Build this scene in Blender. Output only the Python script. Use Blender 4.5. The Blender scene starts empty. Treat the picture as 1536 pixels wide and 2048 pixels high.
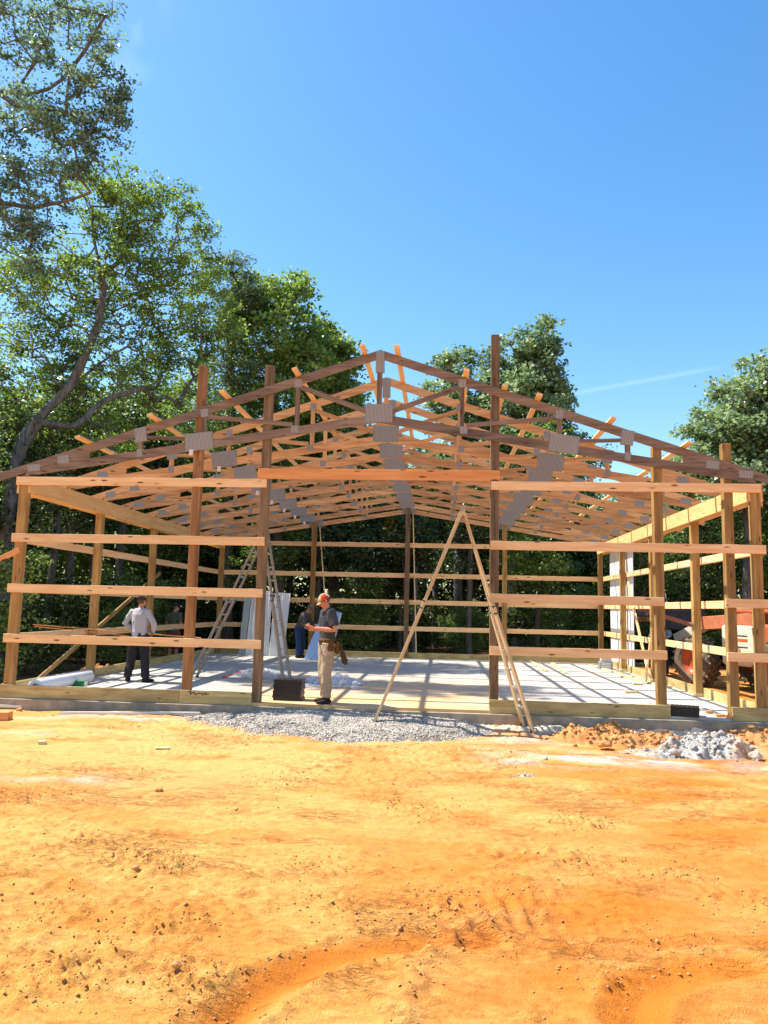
import bpy, bmesh, math, random
import numpy as np
from mathutils import Vector, Matrix, Quaternion, noise as mnoise

random.seed(7)
sc = bpy.context.scene
col = sc.collection
PI = math.pi
WD, LD = 12.19, 12.19          # barn width and depth

# ------------------------------------------------------------------ camera
CP = np.array([7.1798, -12.5005, 1.5521]); YAW, PIT, ROL, FPX = -0.0759, 0.1236, 0.0225, 1546.08
FW = np.array([math.sin(YAW)*math.cos(PIT), math.cos(YAW)*math.cos(PIT), math.sin(PIT)])
_r = np.array([math.cos(YAW), -math.sin(YAW), 0.0]); _u = np.cross(_r, FW)
RT = _r*math.cos(ROL)+_u*math.sin(ROL); UP = -_r*math.sin(ROL)+_u*math.cos(ROL)
cd = bpy.data.cameras.new('camera'); cam = bpy.data.objects.new('camera', cd); col.objects.link(cam)
cam.matrix_world = Matrix(((RT[0], UP[0], -FW[0], CP[0]), (RT[1], UP[1], -FW[1], CP[1]), (RT[2], UP[2], -FW[2], CP[2]), (0, 0, 0, 1)))
cd.sensor_fit = 'VERTICAL'; cd.sensor_height = 36.0; cd.lens = 36.0*FPX/2048.0
cd.clip_start = 0.05; cd.clip_end = 2000
sc.camera = cam

def ray(px, py): return FW+RT*(px-768)/FPX-UP*(py-1024)/FPX
def at(px, py, Y):
    d = ray(px, py); t = (Y-CP[1])/d[1]; return Vector(CP+t*d)
def atz(px, py, Z):
    d = ray(px, py); t = (Z-CP[2])/d[2]; return Vector(CP+t*d)
def proj(P):
    d = np.array(P)-CP; z = d@FW; return 768+FPX*(d@RT)/z, 1024-FPX*(d@UP)/z, z

# ------------------------------------------------------------------ tagging helpers
def tag(o, label=None, cat=None, group=None, kind=None):
    if label: o['label'] = label
    if cat: o['category'] = cat
    if group: o['group'] = group
    if kind: o['kind'] = kind
    return o
WM = {}
def link(o, M=None, parent=None):
    col.objects.link(o)
    M = M.copy() if M is not None else Matrix.Identity(4)
    if parent is not None:
        o.parent = parent
        o.matrix_basis = WM[parent.name].inverted() @ M
    else:
        o.matrix_basis = M
    WM[o.name] = M
    return o
def empty(name, loc, label=None, cat=None, group=None, rz=0):
    o = bpy.data.objects.new(name, None); o.empty_display_size = .2
    link(o, Matrix.Translation(Vector(loc)) @ Matrix.Rotation(rz, 4, 'Z'))
    tag(o, label, cat, group); return o
def copy_tree(o, M, parent=None):
    """copy of o and its children, placed with world matrix M (meshes shared)"""
    c = o.copy(); c.parent = None; link(c, M, parent)
    rel = WM[o.name].inverted()
    for ch in list(o.children):
        copy_tree(ch, M @ rel @ WM[ch.name], c)
    return c
def frame(p0, p1, up=(0, 0, 1)):
    p0 = Vector(p0); p1 = Vector(p1); x = (p1-p0).normalized(); up = Vector(up)
    z = up-x*up.dot(x)
    if z.length < 1e-4: z = Vector((0, 1, 0))-x*x.y
    z.normalize(); y = z.cross(x)
    M = Matrix((x, y, z)).transposed().to_4x4(); M.translation = (p0+p1)/2
    return M, (p1-p0).length
def finish(bm, name, mat, smooth=False):
    me = bpy.data.meshes.new(name); bm.to_mesh(me); bm.free()
    for m in (mat if isinstance(mat, (list, tuple)) else [mat]): me.materials.append(m)
    if smooth:
        me.polygons.foreach_set('use_smooth', [True]*len(me.polygons))
    return me
def boxmesh(name, sx, sy, sz, mat, bev=.003):
    bm = bmesh.new(); bmesh.ops.create_cube(bm, size=1)
    bmesh.ops.scale(bm, vec=(sx, sy, sz), verts=bm.verts)
    if bev: bmesh.ops.bevel(bm, geom=bm.edges[:], offset=bev, segments=1, affect='EDGES')
    return finish(bm, name, mat)
def beam(name, p0, p1, ty, tz, mat, parent=None, up=(0, 0, 1), bev=.003):
    """lumber from p0 to p1 (centre line); ty = thickness across, tz = size along up"""
    M, L = frame(p0, p1, up)
    o = bpy.data.objects.new(name, boxmesh(name, L, ty, tz, mat, bev))
    return link(o, M, parent)
def box(name, lo, hi, mat, parent=None, bev=.003, rz=0):
    lo = Vector(lo); hi = Vector(hi); s = hi-lo
    o = bpy.data.objects.new(name, boxmesh(name, s.x, s.y, s.z, mat, bev))
    return link(o, Matrix.Translation((lo+hi)/2) @ Matrix.Rotation(rz, 4, 'Z'), parent)
def meshobj(name, me, M=None, parent=None):
    return link(bpy.data.objects.new(name, me), M, parent)
def cyl(bm, p0, p1, r0, r1=None, seg=12, cap=True):
    r1 = r0 if r1 is None else r1
    M, L = frame(p0, p1)
    a = []; b = []
    for i in range(seg):
        t = 2*PI*i/seg
        a.append(bm.verts.new(M @ Vector((-L/2, math.cos(t)*r0, math.sin(t)*r0))))
        b.append(bm.verts.new(M @ Vector((L/2, math.cos(t)*r1, math.sin(t)*r1))))
    for i in range(seg):
        j = (i+1) % seg; bm.faces.new((a[i], b[i], b[j], a[j]))
    if cap:
        bm.faces.new(a); bm.faces.new(b[::-1])
def cylobj(name, p0, p1, r, mat, parent=None, r1=None, seg=16, smooth=True):
    c = (Vector(p0)+Vector(p1))/2
    bm = bmesh.new(); cyl(bm, Vector(p0)-c, Vector(p1)-c, r, r1, seg); 
    bmesh.ops.recalc_face_normals(bm, faces=bm.faces)
    me = finish(bm, name, mat)
    if smooth:
        for p in me.polygons: p.use_smooth = len(p.vertices) == 4
    return meshobj(name, me, Matrix.Translation(c), parent)
def prism(name, pts, thick, mat, M, parent=None, bev=.0):
    """polygon in local xz, extruded along local y by thick (centred)"""
    bm = bmesh.new()
    a = [bm.verts.new((x, -thick/2, z)) for x, z in pts]; b = [bm.verts.new((x, thick/2, z)) for x, z in pts]
    bm.faces.new(a); bm.faces.new(b[::-1]); n = len(pts)
    for i in range(n):
        j = (i+1) % n; bm.faces.new((a[i], b[i], b[j], a[j]))
    bmesh.ops.recalc_face_normals(bm, faces=bm.faces)
    if bev: bmesh.ops.bevel(bm, geom=bm.edges[:], offset=bev, segments=1, affect='EDGES')
    return meshobj(name, finish(bm, name, mat), M, parent)

# ------------------------------------------------------------------ materials
class NB:
    def __init__(s, name):
        s.m = bpy.data.materials.new(name); s.m.use_nodes = True; s.t = s.m.node_tree; s.t.nodes.clear()
        s.out = s.n('ShaderNodeOutputMaterial'); s.b = s.n('ShaderNodeBsdfPrincipled'); s.l(s.b.outputs[0], s.out.inputs[0])
    def n(s, k, **kw):
        x = s.t.nodes.new(k)
        for a, v in kw.items(): setattr(x, a, v)
        return x
    def l(s, a, b): s.t.links.new(a, b)
    def set(s, nd, **kw):
        for a, v in kw.items(): nd.inputs[a.replace('_', ' ')].default_value = v
        return nd
    def coord(s, kind='Object', scale=(1, 1, 1), rand=False):
        tc = s.n('ShaderNodeTexCoord'); mp = s.n('ShaderNodeMapping'); mp.inputs['Scale'].default_value = scale
        s.l(tc.outputs[kind], mp.inputs[0])
        if rand:
            oi = s.n('ShaderNodeObjectInfo'); mul = s.n('ShaderNodeVectorMath', operation='SCALE'); mul.inputs[3].default_value = 1
            cm = s.n('ShaderNodeCombineXYZ'); m1 = s.n('ShaderNodeMath', operation='MULTIPLY'); m1.inputs[1].default_value = 53.7
            s.l(oi.outputs['Random'], m1.inputs[0]); s.l(m1.outputs[0], cm.inputs[0]); s.l(m1.outputs[0], cm.inputs[1]); s.l(m1.outputs[0], cm.inputs[2])
            s.l(cm.outputs[0], mp.inputs['Location'])
        return mp.outputs[0]
    def noise(s, vec, scale, detail=4, rough=.55, dist=0):
        x = s.n('ShaderNodeTexNoise'); x.inputs['Scale'].default_value = scale; x.inputs['Detail'].default_value = detail
        x.inputs['Roughness'].default_value = rough; x.inputs['Distortion'].default_value = dist
        if vec is not None: s.l(vec, x.inputs['Vector'])
        return x.outputs['Fac']
    def ramp(s, fac, stops):
        x = s.n('ShaderNodeValToRGB'); cr = x.color_ramp
        while len(cr.elements) < len(stops): cr.elements.new(.5)
        for e, (p, c) in zip(cr.elements, stops):
            e.position = p; e.color = (c[0], c[1], c[2], 1) if not isinstance(c, (int, float)) else (c, c, c, 1)
        s.l(fac, x.inputs[0]); return x.outputs[0]
    def mix(s, fac, a, b, mode='MIX'):
        x = s.n('ShaderNodeMix', data_type='RGBA', blend_type=mode)
        for i, v in ((0, fac), (6, a), (7, b)):
            if isinstance(v, (int, float)): x.inputs[i].default_value = v
            elif isinstance(v, (tuple, list)): x.inputs[i].default_value = (v[0], v[1], v[2], 1)
            else: s.l(v, x.inputs[i])
        return x.outputs[2]
    def bump(s, h, strength=.3, dist=.01):
        x = s.n('ShaderNodeBump'); x.inputs['Strength'].default_value = strength; x.inputs['Distance'].default_value = dist
        s.l(h, x.inputs['Height']); s.l(x.outputs[0], s.b.inputs['Normal'])
    def col(s, c):
        if isinstance(c, (tuple, list)): s.b.inputs['Base Color'].default_value = (c[0], c[1], c[2], 1)
        else: s.l(c, s.b.inputs['Base Color'])
    def rough(s, v):
        if isinstance(v, (int, float)): s.b.inputs['Roughness'].default_value = v
        else: s.l(v, s.b.inputs['Roughness'])

def wood(name, light, dark, knot=(.12, .05, .02), streak=.5, rough=.7, dirt=0.0, var=.18, knots=.13):
    m = NB(name)
    v = m.coord('Object', (1.3, 22, 22), True)
    g = m.noise(v, 1.0, 5, .6, .6)
    v2 = m.coord('Object', (.9, 6, 6), True)
    g2 = m.noise(v2, 1.0, 3, .5, 1.2)
    c = m.ramp(g, [(.3, dark), (.62, light)])
    c = m.mix(streak, c, m.ramp(g2, [(.35, dark), (.65, light)]))
    # knots
    v3 = m.coord('Object', (2.2, 9, 9), True)
    vo = m.n('ShaderNodeTexVoronoi', feature='F1'); vo.inputs['Scale'].default_value = 1.0; m.l(v3, vo.inputs['Vector'])
    k = m.ramp(vo.outputs['Distance'], [(knots*.55, 1.0), (knots*1.25, 0.0)])
    c = m.mix(k, c, knot)
    # board to board variation
    oi = m.n('ShaderNodeObjectInfo'); hv = m.n('ShaderNodeHueSaturation')
    mr = m.n('ShaderNodeMapRange'); mr.inputs[3].default_value = 1-var; mr.inputs[4].default_value = 1+var
    m.l(oi.outputs['Random'], mr.inputs[0]); m.l(mr.outputs[0], hv.inputs['Value'])
    m.l(c, hv.inputs['Color']); c = hv.outputs[0]
    if dirt:
        d = m.noise(m.coord('Object', (2, 5, 5), True), 1.5, 4)
        c = m.mix(m.ramp(d, [(.45, 0.0), (.75, dirt)]), c, (.25, .11, .04))
    m.col(c); m.rough(rough); m.bump(g, .25, .003); m.b.inputs['Specular IOR Level'].default_value = .25
    return m.m
def plain(name, c, rough=.6, metal=0, nscale=None, namp=.25, bump=0, spec=.4, coord='Object'):
    m = NB(name)
    if nscale:
        n = m.noise(m.coord(coord), nscale, 5)
        cc = m.mix(m.ramp(n, [(.3, 0.0), (.7, 1.0)]), tuple(x*(1-namp) for x in c), tuple(min(1, x*(1+namp)) for x in c))
        m.col(cc)
        if bump: m.bump(n, bump, .01)
    else: m.col(c)
    m.rough(rough); m.b.inputs['Metallic'].default_value = metal; m.b.inputs['Specular IOR Level'].default_value = spec
    return m.m

M = {}
M['spf'] = wood('girt_wood', (.90, .61, .32), (.72, .41, .18), rough=.65, var=.12, knots=.13)
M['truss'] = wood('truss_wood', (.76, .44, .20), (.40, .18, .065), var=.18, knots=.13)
M['truss0'] = wood('dark_truss_wood', (.30, .21, .15), (.10, .066, .046), var=.15, knots=.16)  # front truss: darker, greyer brown than the other trusses
M['post'] = wood('treated_post_wood', (.50, .30, .10), (.19, .098, .028), dirt=.4, var=.2, knots=.13)
M['postr'] = wood('reddish_post_wood', (.42, .215, .085), (.15, .062, .022), var=.08, knots=.14)
M['postd'] = wood('dark_post_wood', (.27, .175, .095), (.09, .055, .028), var=.12, knots=.15)
M['skirt'] = wood('treated_skirt_wood', (.62, .48, .21), (.36, .26, .10), dirt=.45, var=.15, knots=.10)
M['header'] = wood('header_wood', (.80, .52, .23), (.62, .36, .13), var=.05, knots=.10)
M['beamw'] = wood('door_header_wood', (.80, .37, .13), (.60, .23, .065), var=.03, knots=.15)
M['scrap'] = wood('scrap_wood', (.75, .62, .36), (.60, .45, .22), var=.15)
M['greyw'] = wood('weathered_board', (.74, .69, .60), (.60, .54, .45), var=.1)
M['ladder'] = wood('ladder_rail_fibreglass', (.64, .48, .27), (.50, .35, .18), rough=.5, var=.05, knots=.03, dirt=.4)
M['ladderg'] = wood('dusty_ladder_rail', (.40, .34, .27), (.28, .23, .18), rough=.5, var=.05, knots=.03, dirt=.3)
M['rung'] = plain('ladder_rung_metal', (.6, .58, .54), .4, .6, 8, .15)
M['black'] = plain('black_plastic', (.012, .012, .014), .45, 0, 12, .3)
M['rubber'] = plain('black_rubber', (.02, .02, .02), .8, 0, 20, .4)
M['plate'] = None
def plate_mat():
    m = NB('galvanised_connector_plate')
    v = m.coord('Object')
    w = m.n('ShaderNodeTexWave', wave_type='BANDS', bands_direction='X'); w.inputs['Scale'].default_value = 14; w.inputs['Distortion'].default_value = .3
    m.l(v, w.inputs['Vector'])
    n = m.noise(v, 9, 3)
    c = m.mix(m.ramp(w.outputs['Fac'], [(.35, 0.0), (.6, 1.0)]), (.15, .14, .12), (.40, .385, .345))
    c = m.mix(m.ramp(n, [(.3, 0.0), (.7, .5)]), c, (.33, .28, .24))
    m.col(c); m.rough(.5); m.b.inputs['Metallic'].default_value = .08; m.bump(w.outputs['Fac'], .4, .004)
    return m.m
M['plate'] = plate_mat()
M['paper'] = plain('paper_tag', (.8, .68, .62), .8, 0, 30, .1)
M['white'] = plain('white_painted_sheet', (.80, .79, .78), .35, 0, 1.5, .04)
M['whiteblue'] = plain('film_covered_panel', (.42, .56, .86), .3, 0, 2.0, .05)
M['film'] = plain('white_wrap', (.80, .80, .83), .45, 0, 3, .05)
M['metalgrey'] = plain('grey_coated_metal', (.42, .45, .44), .4, .3, 2, .1)

def bark(name, a, b):
    m = NB(name); v = m.coord('Object', (5, 5, 1.0))
    g = m.noise(v, 2.2, 6, .65, .5); m.col(m.ramp(g, [(.35, b), (.65, a)])); m.rough(.9); m.bump(g, .9, .03); return m.m
M['bark'] = bark('oak_bark', (.21, .20, .185), (.055, .05, .045))
M['barkpale'] = bark('pale_bark', (.42, .39, .34), (.17, .15, .12))
M['barkdark'] = bark('dark_bark', (.13, .105, .08), (.045, .036, .028))

def leafmat(name, stops, trans=.4, rough=.42, clump=True):
    m = NB(name)
    ge = m.n('ShaderNodeNewGeometry')
    c = m.ramp(ge.outputs['Random Per Island'], stops)
    # broad clumps of lighter and darker growth
    n = m.noise(m.coord('Object'), .55, 2)
    if clump: c = m.mix(m.ramp(n, [(.38, 0.0), (.66, .40)]), c, tuple(min(1, x*1.7) for x in stops[-1][1]), 'MIX')
    m.col(c); m.rough(rough); m.b.inputs['Specular IOR Level'].default_value = .5
    tr = m.n('ShaderNodeBsdfTranslucent'); hv = m.n('ShaderNodeHueSaturation'); hv.inputs['Value'].default_value = 1.7; hv.inputs['Saturation'].default_value = 1.15; hv.inputs['Hue'].default_value = .485
    m.l(c, hv.inputs['Color']); m.l(hv.outputs[0], tr.inputs[0])
    ms = m.n('ShaderNodeMixShader'); ms.inputs[0].default_value = trans
    m.l(m.b.outputs[0], ms.inputs[1]); m.l(tr.outputs[0], ms.inputs[2]); m.l(ms.outputs[0], m.out.inputs[0])
    return m.m
M['leafA'] = leafmat('silvery_oak_leaves', [(0, (.020, .055, .035)), (.55, (.055, .125, .07)), (1, (.24, .34, .20))], .38, .34)
M['leafB'] = leafmat('sunny_oak_leaves', [(0, (.024, .065, .015)), (.55, (.07, .145, .034)), (1, (.26, .36, .09))], .42)
M['leafC'] = leafmat('pine_needles', [(0, (.035, .07, .03)), (.6, (.07, .12, .045)), (1, (.16, .22, .09))], .25)
M['leafD'] = leafmat('maple_leaves', [(0, (.04, .10, .025)), (.5, (.11, .20, .05)), (1, (.28, .38, .11))], .4)
M['leafR'] = leafmat('poplar_leaves', [(0, (.04, .09, .035)), (.5, (.10, .175, .075)), (1, (.30, .38, .20))], .38, .34)
M['leafW'] = leafmat('woodland_leaves', [(0, (.006, .016, .005)), (.45, (.022, .052, .014)), (.68, (.08, .14, .035)), (1, (.30, .36, .11))], .36, .36, clump=False)  # woodland shade and sun flecks painted as near-black and bright leaves
M['leafY'] = leafmat('yellowing_leaves', [(0, (.20, .15, .02)), (.6, (.40, .28, .03)), (1, (.55, .38, .05))], .4)

def ground_mat():
    m = NB('orange_clay')
    v = m.coord('Object')
    big = m.noise(v, .5, 4, .55, .6); mid = m.noise(m.coord('Object', (1.2, 3.2, 1)), 1.0, 11, .70, .8); fine = m.noise(v, 14, 8, .7); vf = m.noise(v, 90, 5, .7)
    c = m.ramp(big, [(.3, (.57, .235, .042)), (.5, (.62, .295, .060)), (.7, (.57, .190, .026))])
    c = m.mix(m.ramp(mid, [(.42, 0.0), (.66, .75)]), c, (.68, .36, .095))
    c = m.mix(m.ramp(fine, [(.36, .65), (.50, 0.0)]), c, (.43, .135, .022))
    st = m.noise(m.coord('Object', (5, 16, 1)), 1.0, 9, .68, .5); c = m.mix(m.ramp(st, [(.36, .55), (.47, 0.0)]), c, (.50, .165, .026)); c = m.mix(m.ramp(st, [(.56, 0.0), (.66, .5)]), c, (.78, .48, .17))
    # redder damp patches to the right, drier paler clay nearer the slab
    sx = m.n('ShaderNodeSeparateXYZ'); m.l(v, sx.inputs[0])
    dy_ = m.n('ShaderNodeMapRange'); dy_.inputs[1].default_value = -9.5; dy_.inputs[2].default_value = -2.5; dy_.inputs[4].default_value = .58; m.l(sx.outputs[1], dy_.inputs[0]); c = m.mix(dy_.outputs[0], c, (.72, .43, .16))
    mr = m.n('ShaderNodeMapRange'); mr.inputs[1].default_value = 6.2; mr.inputs[2].default_value = 9.5; m.l(sx.outputs[0], mr.inputs[0])
    n5 = m.noise(m.coord('Object', (.8, 2.0, 1)), 1.1, 3)
    mm = m.n('ShaderNodeMath', operation='MULTIPLY'); m.l(mr.outputs[0], mm.inputs[0]); m.l(m.ramp(n5, [(.35, 0.0), (.6, .85)]), mm.inputs[1])
    c = m.mix(mm.outputs[0], c, (.60, .18, .028))
    ad_ = m.n('ShaderNodeAttribute', attribute_name='damp'); c = m.mix(ad_.outputs['Fac'], c, (.60, .185, .022))
    # pale cement dust, painted attribute
    at_ = m.n('ShaderNodeAttribute', attribute_name='dust'); c = m.mix(at_.outputs['Fac'], c, (.66, .60, .54))
    # forest floor litter away from the clearing
    at2 = m.n('ShaderNodeAttribute', attribute_name='litter')
    c = m.mix(at2.outputs['Fac'], c, m.ramp(fine, [(.35, (.045, .035, .02)), (.65, (.14, .09, .045))]))
    m.col(c); m.rough(.95); m.b.inputs['Specular IOR Level'].default_value = .15
    # flaky crust: stretched ridged noise with sharp scarps
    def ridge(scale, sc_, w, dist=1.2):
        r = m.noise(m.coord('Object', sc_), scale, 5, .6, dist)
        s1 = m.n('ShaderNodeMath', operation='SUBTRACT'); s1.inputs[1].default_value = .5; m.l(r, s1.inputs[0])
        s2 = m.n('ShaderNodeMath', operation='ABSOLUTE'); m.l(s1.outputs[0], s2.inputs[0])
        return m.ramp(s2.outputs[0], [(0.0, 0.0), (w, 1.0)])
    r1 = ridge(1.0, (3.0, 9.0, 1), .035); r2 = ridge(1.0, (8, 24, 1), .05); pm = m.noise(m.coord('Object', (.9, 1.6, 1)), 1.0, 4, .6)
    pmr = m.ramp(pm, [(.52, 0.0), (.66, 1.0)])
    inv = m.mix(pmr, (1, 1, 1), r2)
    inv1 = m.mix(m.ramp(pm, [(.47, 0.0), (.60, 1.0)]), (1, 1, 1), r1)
    h = None
    for src, wt in ((fine, .55), (vf, .34), (inv, .17), (inv1, .24), (st, .55)):
        mu = m.n('ShaderNodeMath', operation='MULTIPLY'); mu.inputs[1].default_value = wt; m.l(src, mu.inputs[0])
        if h is None: h = mu.outputs[0]
        else:
            ad = m.n('ShaderNodeMath', operation='ADD'); m.l(h, ad.inputs[0]); m.l(mu.outputs[0], ad.inputs[1]); h = ad.outputs[0]
    m.bump(h, 1.0, .032)
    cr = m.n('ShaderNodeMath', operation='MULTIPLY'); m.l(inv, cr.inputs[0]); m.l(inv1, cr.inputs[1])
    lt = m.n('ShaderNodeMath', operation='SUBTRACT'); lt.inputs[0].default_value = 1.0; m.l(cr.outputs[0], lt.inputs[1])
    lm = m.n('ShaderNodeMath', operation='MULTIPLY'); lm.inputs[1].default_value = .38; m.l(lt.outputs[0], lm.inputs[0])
    m.col(m.mix(lm.outputs[0], c, (.46, .13, .018)))  # shade in the crust cracks painted in as darker, more saturated orange
    return m.m
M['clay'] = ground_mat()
def clod_mat():
    m = NB('clay_clods'); v = m.coord('Object'); n = m.noise(v, 8, 5)
    c = m.ramp(n, [(.3, (.43, .17, .045)), (.7, (.60, .30, .10))]); m.col(c); m.rough(.95); m.bump(m.noise(v, 60, 4), .6, .01); return m.m
M['clod'] = clod_mat()
def slab_mat():
    m = NB('dusty_concrete'); v = m.coord('Object')
    n = m.noise(v, 1.3, 6, .6, .4); n2 = m.noise(v, 25, 5, .6)
    c = m.ramp(n, [(.3, (.40, .365, .31)), (.7, (.53, .49, .415))])
    c = m.mix(m.ramp(n2, [(.4, .25), (.6, 0.0)]), c, (.42, .41, .38))
    sx = m.n('ShaderNodeSeparateXYZ'); m.l(v, sx.inputs[0])
    # tracked-in clay near the door opening
    n3 = m.noise(m.coord('Object', (.35, 1.6, 1)), 1.1, 4, .6, .5)
    gy = m.n('ShaderNodeMapRange'); gy.inputs[1].default_value = 7; gy.inputs[2].default_value = .5; m.l(sx.outputs[1], gy.inputs[0])
    ax = m.n('ShaderNodeMath', operation='SUBTRACT'); ax.inputs[1].default_value = 6.0; m.l(sx.outputs[0], ax.inputs[0])
    ab = m.n('ShaderNodeMath', operation='ABSOLUTE'); m.l(ax.outputs[0], ab.inputs[0])
    gx = m.n('ShaderNodeMapRange'); gx.inputs[1].default_value = 3.2; gx.inputs[2].default_value = 1.6; m.l(ab.outputs[0], gx.inputs[0])
    a1 = m.n('ShaderNodeMath', operation='MULTIPLY'); m.l(gy.outputs[0], a1.inputs[0]); m.l(gx.outputs[0], a1.inputs[1])
    a2 = m.n('ShaderNodeMath', operation='MULTIPLY'); m.l(a1.outputs[0], a2.inputs[0]); m.l(m.ramp(n3, [(.33, 0.3), (.52, 1.0)]), a2.inputs[1])
    c = m.mix(a2.outputs[0], c, (.70, .42, .17))
    m.col(c); m.rough(.85); m.bump(n2, .15, .005); return m.m
M['slab'] = slab_mat()
M['footing'] = plain('footing_concrete', (.33, .27, .20), .9, 0, 6, .3, .4)
M['gravel'] = plain('gravel_bed_grit', (.34, .31, .27), .95, 0, 40, .6, .8)
def stone_mat(name, stops):
    m = NB(name); ge = m.n('ShaderNodeNewGeometry'); m.col(m.ramp(ge.outputs['Random Per Island'], stops)); m.rough(.85); return m.m
M['stones'] = stone_mat('crushed_grey_stone', [(0, (.16, .135, .105)), (.45, (.46, .40, .33)), (.85, (.70, .62, .52)), (1, (.52, .34, .19))])
M['powder'] = None
def cement():
    m = NB('hardened_cement'); v = m.coord('Object'); c = m.ramp(m.noise(v, 13, 5), [(.3, (.26, .24, .21)), (.7, (.50, .46, .41))]); c = m.mix(m.ramp(m.noise(v, 3.1, 4), [(.50, 0.0), (.66, .75)]), c, (.50, .26, .10)); m.col(c); m.rough(.95); m.bump(m.noise(v, 60, 4), .6, .01); return m.m
M['powder'] = cement()
M['rock'] = plain('pale_rock', (.52, .42, .32), .9, 0, 9, .35, .6)

# ------------------------------------------------------------------ numpy noise
def vnoise(x, y, seed=0):
    xi = np.floor(x).astype(np.int64); yi = np.floor(y).astype(np.int64); xf = x-xi; yf = y-yi
    u = xf*xf*(3-2*xf); v = yf*yf*(3-2*yf)
    def h(a, b):
        n = (a*374761393+b*668265263+seed*1442695041) & 0xffffffff
        n = ((n ^ (n >> 13))*1274126177) & 0xffffffff
        n = (n ^ (n >> 16)) & 0xffffffff
        return n/4294967295.0
    return (h(xi, yi)*(1-u)*(1-v)+h(xi+1, yi)*u*(1-v)+h(xi, yi+1)*(1-u)*v+h(xi+1, yi+1)*u*v)*2-1
def fbm(x, y, o=4, seed=0, g=.5):
    s = 0; a = 1; f = 1
    for i in range(o): s = s+a*vnoise(x*f, y*f, seed+i*17); a *= g; f *= 2.03
    return s
def sstep(a, b, x):
    t = np.clip((x-a)/(b-a), 0, 1); return t*t*(3-2*t)
def seg_dist(x, y, pts):
    """distance to a polyline and the arc length along it (signed side too)"""
    best = np.full(x.shape, 1e9); al = np.zeros(x.shape); sd = np.zeros(x.shape); L = 0
    for (x0, y0), (x1, y1) in zip(pts[:-1], pts[1:]):
        dx, dy = x1-x0, y1-y0; l = math.hypot(dx, dy)
        t = np.clip(((x-x0)*dx+(y-y0)*dy)/(l*l), 0, 1)
        d = np.hypot(x-(x0+t*dx), y-(y0+t*dy)); k = d < best
        best = np.where(k, d, best); al = np.where(k, L+t*l, al)
        sd = np.where(k, ((x-x0)*dy-(y-y0)*dx)/l, sd); L += l
    return best, al, sd

# ------------------------------------------------------------------ ground
PATCH = [(5.05, -6.93, .32, .16), (5.35, -7.1, .25, .2), (4.46, -6.54, .2, .1), (6.3, -6.96, .32, .10), (6.59, -7.56, .28, .13), (7.2, -7.45, .30, .14),
         (8.42, -5.42, .32, .2), (8.26, -6.46, .34, .12), (5.67, -8.0, .30, .14), (6.05, -8.6, .30, .15), (5.4, -8.6, .35, .2),
         (7.63, -8.02, .14, .06), (7.01, -5.14, .4, .10), (8.5, -7.9, .30, .10), (9.3, -7.2, .35, .1), (3.3, -5.3, .5, .12), (5.6, -4.3, .4, .1),
         (5.0, -7.9, .3, .12), (8.9, -6.6, .3, .1), (8.02, -8.3, .22, .12), (7.75, -7.2, .2, .1), (4.2, -7.9, .4, .15)]
RUT1 = [(6.0, -9.6), (6.2, -9.1), (6.36, -8.62), (6.6, -8.27), (6.85, -8.08), (7.12, -8.0), (7.4, -7.95)]
RUT2 = [(8.02, -9.0), (8.06, -8.65), (8.18, -8.40), (8.42, -8.20), (8.75, -8.12)]
RIDG = [(7.02, -9.3), (7.03, -8.7), (7.13, -8.3), (7.27, -7.95), (7.5, -7.68), (7.8, -7.55)]
TRACKS = [([(2.0, -6.2), (4.5, -6.6), (6.8, -6.1), (9.5, -6.6), (13, -6.3)], .32), ([(2.5, -4.0), (5.5, -4.4), (8.5, -4.1), (12, -4.6)], .3),
          ([(3.0, -5.1), (5.6, -5.6), (8.2, -5.2), (12, -5.6)], .28), ([(4.6, -9.8), (5.2, -8.4), (6.3, -7.4), (7.6, -6.9), (9.6, -6.9)], .26),
          ([(8.7, -9.5), (8.5, -8.2), (8.8, -7.0), (9.9, -5.9)], .26), ([(3.2, -3.0), (6.5, -3.2), (9.5, -3.0)], .3)]
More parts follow.
